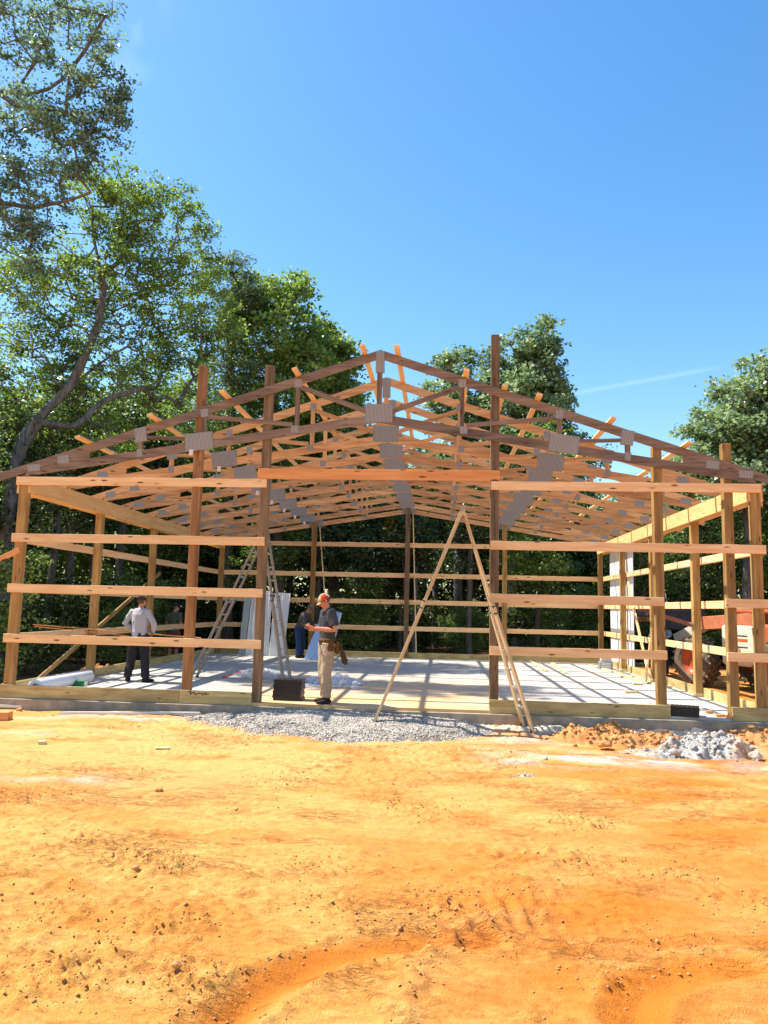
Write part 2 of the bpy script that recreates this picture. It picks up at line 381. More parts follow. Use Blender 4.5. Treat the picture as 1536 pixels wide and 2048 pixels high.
def ground_h(x, y):
    h = -.25+.03*fbm(x*.35, y*.35, 3, 3)
    h += .05*sstep(-2.6, -.2, y)*sstep(-14, -6, -abs(x-6))
    near = np.exp(-np.maximum(0, np.hypot((x-6.8)/1.6, y+6)-7)/6)
    h += near*(.014*fbm(x*1.7, y*2.6, 4, 9)+.0065*fbm(x*7, y*13, 4, 21, .6))
    m0 = sstep(.02, .55, fbm(x*.9, y*1.3, 3, 41))          # broken crust
    h += near*m0*.024*np.maximum(0, fbm(x*13, y*20, 3, 5))
    # flaky scraped terraces, roughly across the view
    ph = (y*1.0+.22*fbm(x*.8, y*.8, 3, 61))*9.0
    saw = ph-np.floor(ph)
    h += near*.018*sstep(-.1, .4, fbm(x*1.1, y*1.5, 2, 71))*(saw**3)
    for (cx, cy, r, a) in PATCH:
        d2 = ((x-cx)**2+((y-cy)*1.1)**2)/(r*r); k = np.exp(-d2*1.6)
        if True:
            w = k > 1e-3
            n = np.zeros_like(x); n[w] = np.abs(fbm(x[w]*17, y[w]*20, 3, int(cx*31)))
            h += k*(a*.30*n+.006)
    hh0 = h.copy(); d, al, sd = seg_dist(x, y, RUT1); kk = np.exp(-(d/.16)**2); h = h*(1-kk)+(-.25)*kk
    h += -.050*np.exp(-(d/.095)**2)+.018*np.exp(-((d-.19)/.05)**2)*(1+.9*fbm(x*22, y*22, 2, 88))
    d, al, sd = seg_dist(x, y, RUT2); h += -.035*np.exp(-(d/.10)**2)+.018*np.exp(-((d-.17)/.04)**2)
    d, al, sd = seg_dist(x, y, RIDG)
    h += .028*np.exp(-(d/.08)**2)*(1+.9*fbm(x*18, y*18, 3, 99))
    h += .013*np.exp(-(d/.28)**2)*np.sin(al*46+sd*16)
    for pts, wd in TRACKS:
        d, al, sd = seg_dist(x, y, pts)
        k = sstep(wd, wd*.8, d)*sstep(-.25, .25, fbm(x*.8, y*.8, 2, 33))
        lug = np.sin(al*56+np.abs(sd)*34); h += k*(-.007+.0045*np.clip(lug*2.5, -1, 1)*sstep(-.1, .35, fbm(x*2.1, y*2.3, 2, 35)))
    return h
def axis(segs):
    out = []
    for a, b, s in segs: out += list(np.arange(a, b, s))
    return np.array(out)
def geo(a, b, s0, g):
    out = [a]; s = s0
    while out[-1] < b: out.append(out[-1]+s); s *= g
    return out
xs = np.array([-v for v in geo(-1.0+2, 160, .08, 1.12)[::-1]]+list(np.arange(-.95, 2.5, .06))+list(np.arange(2.5, 11.3, .0185))+list(np.arange(11.3, 15, .05))+geo(15.05, 180, .09, 1.12))
ys = np.array([-v for v in geo(10.2, 90, .1, 1.15)[::-1]]+list(np.arange(-10.1, -6.2, .0165))+list(np.arange(-6.2, -.1, .026))+list(np.arange(-.08, 3, .12))+geo(3.1, 260, .2, 1.08))
xs = np.unique(xs); ys = np.unique(ys)
XX, YY = np.meshgrid(xs, ys)
ZZ = ground_h(XX.ravel(), YY.ravel()).reshape(XX.shape)
far = sstep(16, 60, np.hypot(XX-6, YY-4)); ZZ = ZZ+far*(.6*fbm(XX*.03, YY*.03, 3, 7)+.4)
inside = (XX > -.02) & (XX < WD+.02) & (YY > .02) & (YY < LD+.02); ZZ = np.where(inside, np.minimum(ZZ, -.2), ZZ)
def gridmesh(name, XX, YY, ZZ, mat, attrs=None, smooth=True):
    ny, nx = XX.shape; me = bpy.data.meshes.new(name)
    co = np.stack([XX, YY, ZZ], -1).reshape(-1, 3).astype(np.float32)
    i = np.arange(ny*nx).reshape(ny, nx)
    f = np.stack([i[:-1, :-1], i[:-1, 1:], i[1:, 1:], i[1:, :-1]], -1).reshape(-1, 4)
    rawmesh(me, co, f, 4)
    me.materials.append(mat)
    if smooth: me.polygons.foreach_set('use_smooth', np.ones(len(f), bool))
    for k, a in (attrs or {}).items():
        at_ = me.attributes.new(k, 'FLOAT', 'POINT'); at_.data.foreach_set('value', a.ravel().astype(np.float32))
    return me
def rawmesh(me, co, f, k):
    me.vertices.add(len(co)); me.vertices.foreach_set('co', co.ravel().astype(np.float32))
    me.loops.add(f.size); me.loops.foreach_set('vertex_index', f.ravel().astype(np.int32))
    me.polygons.add(len(f)); me.polygons.foreach_set('loop_start', np.arange(0, f.size, k, dtype=np.int32))
    me.polygons.foreach_set('loop_total', np.full(len(f), k, np.int32))
    me.update(calc_edges=True)
DX = XX.ravel(); DY = YY.ravel()
def blob(cx, cy, rx, ry): return np.exp(-(((DX-cx)/rx)**2+((DY-cy)/ry)**2))
nz = fbm(DX*2.2, DY*4, 4, 12)
dust = .9*blob(9.6, -2.5, 1.3, .4)+.5*blob(8.4, -2.9, .7, .3)+.8*blob(10.2, -1.2, 2.2, .5)+.45*blob(9.6, -.5, 2.0, .35)+.35*blob(1.9, -2.2, .6, .25)+.35*blob(3.2, -4.6, .7, .2)+.5*blob(2.2, -.9, 1.2, .2)
dust = np.clip(dust*(.55+.9*nz), 0, .9)
dR, _, _ = seg_dist(DX, DY, RIDG); dust = np.clip(dust+.03*np.exp(-(dR/.10)**2)*(DY < -6), 0, .9)
d1, _, _ = seg_dist(DX, DY, RUT1); d2, _, _ = seg_dist(DX, DY, RUT2); damp = .95*np.exp(-(d1/.13)**4)+.9*np.exp(-(d2/.15)**4)+.55*sstep(.1, .6, fbm(DX*1.3, DY*2.2, 3, 143))*sstep(6.4, 8.5, DX)+.4*sstep(.25, .6, fbm(DX*1.1, DY*1.9, 3, 146))
damp = np.clip(damp, 0, 1)
lit = np.maximum(sstep(-.6, -2.0, DX)*sstep(-1.5, 1.5, DY), np.maximum(sstep(13.2, 14.5, DY), sstep(17, 20, DX)*sstep(-4, 2, DY)))
lit = np.clip(lit+.25*nz*(lit > .05), 0, 1)
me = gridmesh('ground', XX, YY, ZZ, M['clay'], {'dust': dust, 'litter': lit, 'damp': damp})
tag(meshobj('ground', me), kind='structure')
def gz(x, y): return float(ground_h(np.array([float(x)]), np.array([float(y)]))[0])

# ------------------------------------------------------------------ slab
bm = bmesh.new()
bmesh.ops.create_cube(bm, size=1); bmesh.ops.scale(bm, vec=(WD+.02, LD+.04, .5), verts=bm.verts); bmesh.ops.translate(bm, vec=(WD/2, LD/2-.005, -.25), verts=bm.verts)
tag(meshobj('concrete_floor', finish(bm, 'concrete_floor', M['slab'])), kind='structure')
o = box('concrete_footing', (-.12, -.115, -.6), (WD+.12, -.026, -.046), M['footing'], bev=.006); tag(o, kind='structure')

# ------------------------------------------------------------------ barn frame
barn = empty('barn_frame', (WD/2, 0, 0), 'unfinished timber pole barn frame of posts, girts and open roof trusses on a concrete slab', 'barn frame')
PW = .14
def post(x, y, z1, mat, w=PW, d=PW, z0=.0):
    return beam('post', (x+w/2, y+d/2, z0), (x+w/2, y+d/2, z1), w, d, mat, barn, up=(0, 1, 0), bev=.005)
for x, z, mt in ((0, 3.62, 'post'), (3.0, 5.585, 'postr'), (4.16, 5.585, 'postd'), (7.955, 6.114, 'postd'), (10.54, 4.23, 'post'), (11.63, 4.29, 'post'), (WD-PW, 3.62, 'post')):
    post(x, 0, z, M[mt])
for y in (2.97, 6.02, 9.07):
    post(0, y, 3.36, M['post']); post(WD-PW, y, 3.36, M['post'])
    for x in (0, WD-PW):
        b = box('post_base', (x-.004, y-.004, 0), (x+PW+.004, y+PW+.004, .075), M['scrap'], barn, .002)
yb = LD-PW
for x, z, mt in ((0, 3.6, 'post'), (3.0, 4.44, 'post'), (6.02, 4.80, 'postd'), (9.09, 4.44, 'post'), (WD-PW, 3.6, 'post')):
    post(x, yb, z, M[mt])
G1, G2, G3, G4 = 3.5626, 2.5931, 1.7477, .9221
T = .038; GH = .14
def fgirt(x0, x1, z, mat='spf', h=GH): return beam('girt', (x0, -T/2, z), (x1, -T/2, z), T, h, M[mat], barn)
fgirt(-.04, 4.27, G1); fgirt(-.045, 4.275, G2); fgirt(-.045, 4.28, G3); fgirt(-.045, 4.285, G4)
fgirt(7.965, 12.19, G1); fgirt(7.955, 12.235, G2); fgirt(7.955, 10.66, G3); fgirt(7.955, 10.69, G4)
fgirt(11.60, 12.72, G3); fgirt(11.60, 12.74, G4)
for z in (G2, G3, G4):
    for xx in (-T/2, WD+T/2):
        for a, b in ((.002, 6.08), (6.084, LD-.002)):
            beam('girt', (xx, a, z), (xx, b, z), T, GH, M['spf'], barn)
for z in (G1, G2, G3, G4):
    for a, b in ((-.04, 6.09), (6.094, WD+.04)):
        beam('girt', (a, LD+T/2, z), (b, LD+T/2, z), T, GH, M['spf'], barn)
# skirt boards
SZ0, SZ1 = -.04, .166
def skirt(p0, p1, nrm): beam('skirt_board', p0, p1, T, SZ1-SZ0, M['skirt'], barn)
sc_z = (SZ0+SZ1)/2
for a, b in ((-.6, 2.985), (2.989, 4.17), (7.955, 10.72), (11.64, 12.9)):
    beam('skirt_board', (a, -T/2-.003, sc_z), (b, -T/2-.003, sc_z), T, SZ1-SZ0, M['skirt'], barn)
sb = [o for o in barn.children if o.name.startswith('skirt_board')][1]
for (x0_, z0_, x1_, z1_) in ((.0, .02, .05, .05), (.05, .05, .04, -.01), (.04, -.01, .10, .03), (.10, .03, .12, -.01), (.12, -.01, .17, .01), (.17, .01, .22, .01), (.23, .03, .24, -.02), (.24, -.02, .29, .03), (.29, .03, .30, -.02), (.30, .0, .35, .005)):
    beam('scribble_mark', (3.13+x0_, -T-.0045, sc_z+.05+z0_), (3.13+x1_, -T-.0045, sc_z+.05+z1_), .002, .013, M['rubber'], sb, bev=0)
for a, b in ((.002, 3.04), (3.044, 6.09), (6.094, 9.14), (9.144, LD-.002)):
    beam('skirt_board', (-T/2, a, .07), (-T/2, b, .07), T, .21, M['skirt'], barn)
    beam('skirt_board', (WD+T/2, a, .07), (WD+T/2, b, .07), T, .21, M['skirt'], barn)
for a, b in ((-.04, 4.0), (4.004, 8.1), (8.104, WD+.04)):
    beam('skirt_board', (a, LD+T/2, .07), (b, LD+T/2, .07), T, .21, M['skirt'], barn)
# header boards along the eaves (inner and outer), door header
for a, b in ((.002, 5.4), (5.404, LD-.002)):
    beam('header_board', (-T/2, a, 3.493), (-T/2, b, 3.493), T, .286, M['header'], barn)
    beam('header_board', (WD+T/2, a, 3.493), (WD+T/2, b, 3.493), T, .286, M['header'], barn)
for a, b in ((.02, 4.4), (4.404, 7.4), (7.404, LD-.16)):
    beam('header_board', (PW+T/2, a, 3.50), (PW+T/2, b, 3.50), T, .28, M['header'], barn)
    beam('header_board', (WD-PW-T/2, a, 3.50), (WD-PW-T/2, b, 3.50), T, .28, M['header'], barn)
beam('door_header', (4.12, -T/2, 3.723), (8.10, -T/2, 3.723), T, .17, M['beamw'], barn)

# ---- one roof truss, then copies
XC = 6.11; RZ = 5.84; TS = 1/3.0; TV = .147
BZ = 4.60; BS = .16; BV = .142
TT = .038
def tz(d): return RZ-TS*d
def bz(d): return BZ-BS*d
def truss(i, y, wm):
    base = Matrix.Translation((XC, y, 0))
    # top chords as the truss mesh (local xz outline)
    bm = bmesh.new()
    xe = 6.72
    for s in (-1, 1):
        pts = [(0, tz(0)), (s*xe, tz(xe)), (s*xe, tz(xe)-TV*.9), (s*4.9, tz(4.9)-TV), (0, tz(0)-TV)]
        a = [bm.verts.new((x, -TT/2, z)) for x, z in pts]; b = [bm.verts.new((x, TT/2, z)) for x, z in pts]
        bm.faces.new(a); bm.faces.new(b[::-1])
        for k in range(len(pts)):
            j = (k+1) % len(pts)
            if pts[k][0] == 0 and pts[j][0] == 0: continue
            bm.faces.new((a[k], b[k], b[j], a[j]))
    bmesh.ops.remove_doubles(bm, verts=bm.verts, dist=1e-5)
    bmesh.ops.recalc_face_normals(bm, faces=bm.faces)
    root = meshobj('roof_truss', finish(bm, 'roof_truss', wm), base, barn)
    def W(x, z, yy=0): return (XC+x, y+yy, z)
    for s in (-1, 1):
        # bottom chord: butted at the middle, filled to the heel
        pts = [(s*.001, bz(0)), (s*.001, bz(0)+BV), (s*4.9, bz(4.9)+BV), (s*4.9, tz(4.9)-TV-.002), (s*5.98, tz(5.98)-TV-.002), (s*6.02, bz(6.02))]
        prism('bottom_chord', pts, TT, wm, base, root)
        for (d, t) in ((1.37, .075), (2.95, .075), (4.03, .085)):
            zb = bz(d)+BV; zt = tz(d)-TV
            beam('web', W(s*d, zb+.001), W(s*d, zt-.001), t, TT, wm, root, up=(0, 1, 0), bev=.002)
        for (d0, z0, d1, z1, t) in ((.12, bz(.1)+BV+.03, 1.32, tz(1.32)-TV-.055, .08), (1.44, bz(1.44)+BV+.045, 2.88, tz(2.88)-TV-.05, .07), (3.02, bz(3.02)+BV+.04, 3.97, tz(3.97)-TV-.045, .06)):
            beam('web', W(s*d0, z0), W(s*d1, z1), TT-.002, t, wm, root, up=(0, 0, 1), bev=.002)
    beam('web', W(0, bz(0)+BV+.001), W(0, tz(0)-TV+.0), .085, TT, wm, root, up=(0, 1, 0), bev=.002)
    PL = [(0, tz(0)-.205, .145, .37), (0, 4.755, .46, .31)]
    for s in (-1, 1):
        PL += [(s*3.02, bz(3.02)+.14, .47, .30), (s*4.03, tz(4.03)-.13, .20, .24), (s*2.95, tz(2.95)-.11, .12, .14), (s*1.37, tz(1.37)-.12, .12, .14), (s*1.40, bz(1.4)+.10, .12, .12), (s*4.03, bz(4.03)+.10, .1, .13),
               (s*5.35, bz(5.35)+.19, .20, .13), (s*5.86, bz(5.86)+.12, .21, .12)]
    for (x, z, w, h) in PL:
        for sd in (-1, 1):
            me = PLM.setdefault((round(w, 2), round(h, 2)), None)
            if me is None:
                me = PLM[(round(w, 2), round(h, 2))] = boxmesh('connector_plate', w, .003, h, M['plate'], 0)
            rot = Matrix.Rotation(random.uniform(-.03, .03)+(.12*(1 if x < 0 else -1) if abs(x) > 2.5 else 0)*-1, 4, 'Y')
            meshobj('connector_plate', me, Matrix.Translation(W(x, z, sd*(TT/2+.0022))) @ rot, root)
    tg = Matrix.Translation(W(-3.16+random.uniform(-.05, .05), bz(3.1)-.035, -TT/2-.005)) @ Matrix.Rotation(.1, 4, 'Y')
    box_me = PLM.setdefault('tag', boxmesh('paper_tag', .065, .002, .10, M['paper'], 0))
    meshobj('paper_tag', box_me, tg, root)
    return root
PLM = {}
TY0 = -TT/2
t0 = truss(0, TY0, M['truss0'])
sp = (LD+T+TT/2-TY0-.0)/8
t1 = truss(1, TY0+sp, M['truss'])
for i in range(2, 9):
    y = TY0+sp*i
    copy_tree(t1, Matrix.Translation((XC+random.uniform(-.01, .01), y, random.uniform(-.006, .006))), barn)

# purlins lying flat on the top chords
for (x, y0) in ((5.85, -.45), (6.41, -.46), (4.74, -.40), (3.56, -.45), (2.37, -.44), (1.20, -.49), (7.54, -.39), (8.71, -.34), (9.86, -.35), (11.02, -.35)):
    d = abs(x-XC); zc = tz(d)+T/2*1.054+.001; s = 1 if x > XC else -1
    up = Vector((s*TS, 0, 1)).normalized()
    for a, b in ((y0, 6.1), (6.104, LD+.4+random.uniform(-.05, .15))):
        beam('purlin', (x, a, zc), (x, b, zc), .089, T, M['spf'], barn, up=up)
x = 8.17; d = abs(x-XC); beam('purlin', (x, -.22, tz(d)+T*.53+.001), (x, 1.9, tz(d)+T*.53+.001), .089, T, M['spf'], barn, up=Vector((TS, 0, 1)).normalized())
# braces of the side walls
beam('brace', (-T-.02, .75, -.05), (-T-.02, 7.0, 2.32), T, .089, M['post'], barn)
bb = beam('brace', (WD-PW-.03, 8.1, 2.35), (WD-PW-.12, 5.75, .02), T, .10, M['spf'], barn)
beam('brace', (WD-PW-.22, 5.3, .98), (WD-PW-.25, 5.65, .03), .03, .06, M['spf'], barn)
beam('brace', at(-70, 1152, -.6), at(38, 1100, -.09), T, .089, M['beamw'], barn)
# slim uprights tacked behind the back wall
beam('upright_strip', (6.24, LD+T+.02, 4.6), (6.42, LD+T+.02, .1), .03, .04, M['scrap'], barn, up=(0, 1, 0))
beam('upright_strip', (3.20, LD+T+.02, 4.3), (3.50, LD+T+.02, 1.5), .03, .04, M['scrap'], barn, up=(0, 1, 0))

def ribbed_panel(name, w, h, mat, M4, parent=None, rib=.019, pitch=.23, n=None, bend=0.0):
    """vertical ribbed metal sheet in local xz, ribs toward local -y"""
    prof = []
    x = 0
    while x < w-1e-6:
        for dx, dy in ((0, 0), (.012, rib), (.036, rib), (.048, 0), (.125, 0), (.13, .004), (.14, .004), (.145, 0)):
            if x+dx <= w: prof.append((x+dx, dy))
        x += pitch
    prof.append((w, 0))
    bm = bmesh.new(); rows = 7; g = []
    for r in range(rows):
        z = h*r/(rows-1); bo = bend*math.sin(PI*r/(rows-1))
        g.append([bm.verts.new((px, -py-bo, z)) for px, py in prof])
    for r in range(rows-1):
        for k in range(len(prof)-1): bm.faces.new((g[r][k], g[r][k+1], g[r+1][k+1], g[r+1][k]))
    bmesh.ops.recalc_face_normals(bm, faces=bm.faces); bm.normal_update(); bmesh.ops.solidify(bm, geom=bm.faces[:], thickness=.0015)
    return meshobj(name, finish(bm, name, mat), M4, parent)
# white siding already hung outside the right wall near the back
Rz = Matrix.Rotation(PI/2, 4, 'Z')
ribbed_panel('siding_panel', 1.0, 3.62, M['white'], Matrix.Translation((WD+T+.006, 9.30, -.04)) @ Rz, barn)
ribbed_panel('siding_panel', .92, 3.62, M['white'], Matrix.Translation((WD+T+.006, 10.33, -.04)) @ Rz, barn)
ribbed_panel('siding_panel', .80, 3.62, M['white'], Matrix.Translation((WD+T+.006, 8.47, -.04)) @ Rz, barn)
exec_marker = 1
#PART2

# ------------------------------------------------------------------ loose stones / clods
OCT = np.array([[1, 0, 0], [-1, 0, 0], [0, 1, 0], [0, -1, 0], [0, 0, 1], [0, 0, -1]], float)
OF = np.array([[0, 2, 4], [2, 1, 4], [1, 3, 4], [3, 0, 4], [2, 0, 5], [1, 2, 5], [3, 1, 5], [0, 3, 5]])
def stones(name, P, S, mat, seed=1, flat=.7):
    rng = np.random.default_rng(seed); n = len(P)
    V = OCT[None]*rng.uniform(.55, 1.25, (n, 6, 1))+rng.normal(0, .16, (n, 6, 3))
    V = V*S[:, None, None]*np.array([1, 1, flat])
    a = rng.uniform(0, 2*PI, n); c, s = np.cos(a), np.sin(a); b = rng.uniform(-.7, .7, n); cb, sb = np.cos(b), np.sin(b)
    x = V[..., 0]*c[:, None]-V[..., 1]*s[:, None]; y = V[..., 0]*s[:, None]+V[..., 1]*c[:, None]; z = V[..., 2]
    y, z = y*cb[:, None]-z*sb[:, None], y*sb[:, None]+z*cb[:, None]
    co = np.stack([x, y, z], -1)+P[:, None]
    F = (OF[None]+6*np.arange(n)[:, None, None]).reshape(-1, 3)
    me = bpy.data.meshes.new(name); rawmesh(me, co.reshape(-1, 3), F, 3); me.materials.append(mat); return me
def hg(x, y):
    e = ((x-5.75)/2.65)**2+((y+.62+.08*(x-5.75)*.4)/1.22)**2
    e = e+.30*fbm(x*1.4, y*2.2, 3, 55)
    return sstep(1.0, .35, e)
def gravel_z(x, y):
    m_ = hg(x, y); b = ground_h(x, y)
    return b-.03+m_*(.10+.04*fbm(x*1.1, y*1.6, 2, 77)+.03*np.exp(-((x-5.0)**2+(y+.5)**2)*2))
gx, gy = np.meshgrid(np.arange(2.9, 8.75, .03), np.arange(-2.4, -.118, .03))
Zg = gravel_z(gx.ravel(), gy.ravel()).reshape(gx.shape)+.012*fbm(gx*22, gy*22, 2, 5)
tag(meshobj('gravel_bed', gridmesh('gravel_bed', gx, gy, Zg, M['gravel'])), 'low mound of grey gravel spread in front of the door opening', 'gravel', kind='stuff')
rng = np.random.default_rng(11)
n = 120000; px_ = rng.uniform(2.9, 8.7, n); py_ = rng.uniform(-2.4, -.13, n); mk = hg(px_, py_)
k = rng.uniform(0, 1, n) < np.where(mk > .25, 1.0, mk*1.2)*.75+.004
px_, py_ = px_[k], py_[k]; s = .006+.013*rng.uniform(0, 1, len(px_))**1.6
zz = np.maximum(gravel_z(px_, py_)+.004, ground_h(px_, py_))
tag(meshobj('gravel', stones('gravel', np.stack([px_, py_, zz], -1), s, M['stones'], 2)), 'crushed grey stones lying over the gravel mound', 'gravel', kind='stuff')
# clay crumbs scattered on the ground
n = 110000; px_ = rng.uniform(1, 12.5, n); py_ = rng.uniform(-9.4, -.2, n)
w = .006+.035*sstep(.0, .5, fbm(px_*.9, py_*1.3, 3, 41))
for (cx, cy, r, a) in PATCH: w = w+a*9.0*np.exp(-((px_-cx)**2+(py_-cy)**2)/(r*r)*1.6)
w = w*1.0; d, al, sd = seg_dist(px_, py_, RUT1); w += .6*np.exp(-((d-.16)/.05)**2)
d, al, sd = seg_dist(px_, py_, RIDG); w += .5*np.exp(-(d/.10)**2)
k = rng.uniform(0, 1, n) < w; px_, py_ = px_[k], py_[k]
s = .0028+.011*rng.uniform(0, 1, len(px_))**3.0+.008*(rng.uniform(0, 1, len(px_)) > .992)
tag(meshobj('clay_crumbs', stones('clay_crumbs', np.stack([px_, py_, ground_h(px_, py_)+s*.2], -1), s, M['clod'], 5, .8)), 'loose crumbs of dry orange clay scattered over the ground', 'clay crumbs', kind='stuff')
# dug clay heap and hardened cement heap at the right
def heap(name, cx, cy, rx, ry, h, mat, nst, smin, smax, label, cat, seed, stonemat, lump=.04):
    gx, gy = np.meshgrid(np.arange(cx-rx*1.3, cx+rx*1.3, .022), np.arange(cy-ry*1.3, cy+ry*1.3, .022))
    def f(x, y):
        e = ((x-cx)/rx)**2+((y-cy)/ry)**2+.45*fbm(x*2.6, y*3.4, 3, seed)
        mm = sstep(1.05, .1, e); return ground_h(x, y)-.025+mm*(h+lump*1.2*fbm(x*4, y*4, 2, seed+3))+np.minimum(1, mm*3)*lump*np.abs(fbm(x*9, y*9, 4, seed+5)), mm
    z, _ = f(gx.ravel(), gy.ravel())
    o = meshobj(name, gridmesh(name, gx, gy, z.reshape(gx.shape), mat)); tag(o, label, cat, kind='stuff')
    r = np.random.default_rng(seed); x = r.uniform(cx-rx*1.25, cx+rx*1.25, nst); y = r.uniform(cy-ry*1.25, cy+ry*1.25, nst); z, mm = f(x, y)
    k = r.uniform(0, 1, nst) < mm*1.5+.03; x, y, z = x[k], y[k], np.maximum(z[k], ground_h(x[k], y[k])); s = smin+(smax-smin)*r.uniform(0, 1, len(x))**3
    me = stones('x', np.stack([x, y, z+s*.2], -1), s, stonemat, seed, .85)
    bm = bmesh.new(); bm.from_mesh(o.data); bm.from_mesh(me); bm.to_mesh(o.data); bm.free()
    return o
heap('clay_heap', 9.75, -1.15, .95, .55, .13, M['clod'], 2600, .008, .045, 'small heap of dug orange clay beside the cement rubble', 'clay heap', 31, M['clod'], .045)
heap('clay_heap', 11.9, -.75, 1.2, .45, .12, M['clod'], 2000, .008, .04, 'low clay spoil with dark roots at the right foot of the slab', 'clay heap', 37, M['clod'], .045)
heap('cement_heap', 10.65, -1.70, .62, .42, .19, M['powder'], 1800, .010, .05, 'pile of hardened grey-white cement and rubble on the clay', 'cement rubble', 47, M['powder'], .06)
heap('cement_heap', 9.95, -1.95, .55, .25, .05, M['powder'], 900, .008, .03, 'thin spill of white cement in front of the clay heap', 'cement rubble', 53, M['powder'], .03)
heap('cement_heap', 8.12, -3.70, .14, .07, .02, M['powder'], 140, .006, .02, 'tiny crust of grey cement alone on the orange clay', 'cement rubble', 59, M['powder'], .015)
# strip of pale trampled sand along the footing on the right
heap('sand_strip', 9.8, -.38, 2.4, .26, .04, plain('pale_sand', (.56, .46, .32), .95, 0, 14, .25, .6), 500, .006, .02, 'strip of pale trampled sand along the concrete footing', 'sand', 61, M['rock'], .03)

def rock(pos, s, mat, label, cat='rock', seed=0, flat=.7, name='rock'):
    bm = bmesh.new(); bmesh.ops.create_icosphere(bm, subdivisions=3, radius=1)
    for v in bm.verts:
        q = v.co*1.3+Vector((seed*3.1, 0, 0)); f = 1+.35*mnoise.noise(q)+.12*mnoise.noise(q*3.3)
        v.co = Vector((v.co.x*s*f, v.co.y*s*f*.8, v.co.z*s*f*flat))
    o = meshobj(name, finish(bm, name, mat, True), Matrix.Translation(Vector(pos))); tag(o, label, cat); return o
def onground(px, py, z0=-.24, dz=0):
    p = atz(px, py, z0); 
    for _ in range(3): p = atz(px, py, gz(p.x, p.y))
    p.z += dz; return p
rock(onground(1208, 1500, dz=.08), .10, M['clod'], 'flat tan stone resting on the front of the clay heap', seed=1, flat=.45)
rock(onground(1398, 1492, dz=.17), .10, plain('dark_rock', (.12, .11, .11), .9, 0, 9, .3, .5), 'dark lump in the middle of the cement pile', seed=2)
rock(onground(1470, 1500, dz=.10), .12, M['rock'], 'brownish stone on the right flank of the cement pile', seed=3)
rock(onground(1512, 1520, dz=.05), .085, M['rock'], 'stone at the right foot of the cement pile', seed=4)
rock(onground(1350, 1515, dz=.06), .08, M['powder'], 'grey cement lump at the near foot of the cement pile', seed=9)
rock(onground(318, 1583, dz=.015), .035, M['clod'], 'small orange stone lying alone on the clay at the left', seed=5)
rock(onground(1090, 1520, dz=.015), .035, M['rock'], 'small grey-white stone between gravel mound and clay heap', seed=6)
rock(onground(1147, 1470, dz=.03), .06, M['clod'], 'round clay lump just left of the clay heap', seed=7)
rock(onground(270, 1738, dz=.006), .028, M['clod'], 'dark clod among broken crust near the left foreground', seed=8)
rock(onground(352, 1932, dz=.006), .024, M['clod'], 'dark clod in the near left foreground', seed=12)
rock(onground(38, 1423, dz=.02), .05, M['clod'], 'reddish lump on the ground below the left skirt board', seed=10)
# wood scraps on the ground and slab
def scrap(p, L, w, h, rz, label, mat='scrap', name='wood_scrap'):
    o = bpy.data.objects.new(name, boxmesh(name, L, w, h, M[mat], .003)); link(o, Matrix.Translation(Vector(p)) @ Matrix.Rotation(rz, 4, 'Z')); tag(o, label, 'wood scrap'); return o
scrap(onground(84, 1488, dz=.018), .09, .09, .045, .4, 'pale square wood offcut lying on clay at the far left')
scrap(onground(185, 1428, dz=.015), .17, .07, .038, .35, 'short pale board end lying by the long white boards')
scrap(onground(325, 1498, dz=.012), .17, .05, .02, .2, 'thin light sliver of wood on the clay below the left skirt')
p = onground(5, 1440, dz=.05); o = box('timber_offcut', (p.x-.35, p.y-.10, p.z-.07), (p.x+.10, p.y+.10, p.z+.07), M['beamw'], rz=.15); tag(o, 'thick orange timber offcut cut by the left edge of the view', 'timber')
for (a, b, w_, lab) in (((-60, 1408), (446, 1419), .10, 'long white board lying along the footing under the left wall'), ((120, 1424), (400, 1428), .05, 'thin grey lath on the ground just in front of the long white board')):
    A = atz(a[0], a[1], -.15); B = atz(b[0], b[1], -.15); A.z = max(gz(A.x, A.y), -.2)+.03; B.z = max(gz(B.x, B.y), -.2)+.03
    tag(beam('board', A, B, w_, .045, M['greyw']), lab, 'board')
for i, ((a, b), lab) in enumerate(zip([((1062, 1322), (1092, 1342)), ((1105, 1326), (1132, 1346)), ((1205, 1338), (1300, 1362)), ((1180, 1330), (1262, 1352)), ((1240, 1352), (1330, 1372))],
        ['loose pale board on the slab, leftmost of the lying boards', 'loose pale board on the slab, second of the lying boards from the left', 'pale board lying along the right wall, farther of the pair', 'pale board in the back right corner of the slab', 'pale board nearest the bracing plank on the slab'])):
    A = atz(a[0], a[1], .02); B = atz(b[0], b[1], .02); tag(beam('board', A, B, .09, .036, M['scrap']), lab, 'board')
for (q, L_, rz, lab) in (((1262, 1384), .3, .3, 'small yellowish board end in the middle of the right slab'), ((1275, 1368), .22, .1, 'short offcut pair near the right wall post'), ((1418, 1424), .10, .1, 'small brick-coloured block nearest the black stack in the doorway'), ((1440, 1431), .13, .05, 'brick-coloured block in the doorway, middle one'), ((1458, 1433), .10, .0, 'brick-coloured block beside the door post'),
        ((1338, 1373), .3, 1.2, 'offcut propped along the right wall behind the door post')):
    p = atz(q[0], q[1], .022); scrap((p.x, p.y, .022), L_, .08, .04, rz, lab, 'beamw' if 'brick' in lab else 'scrap')
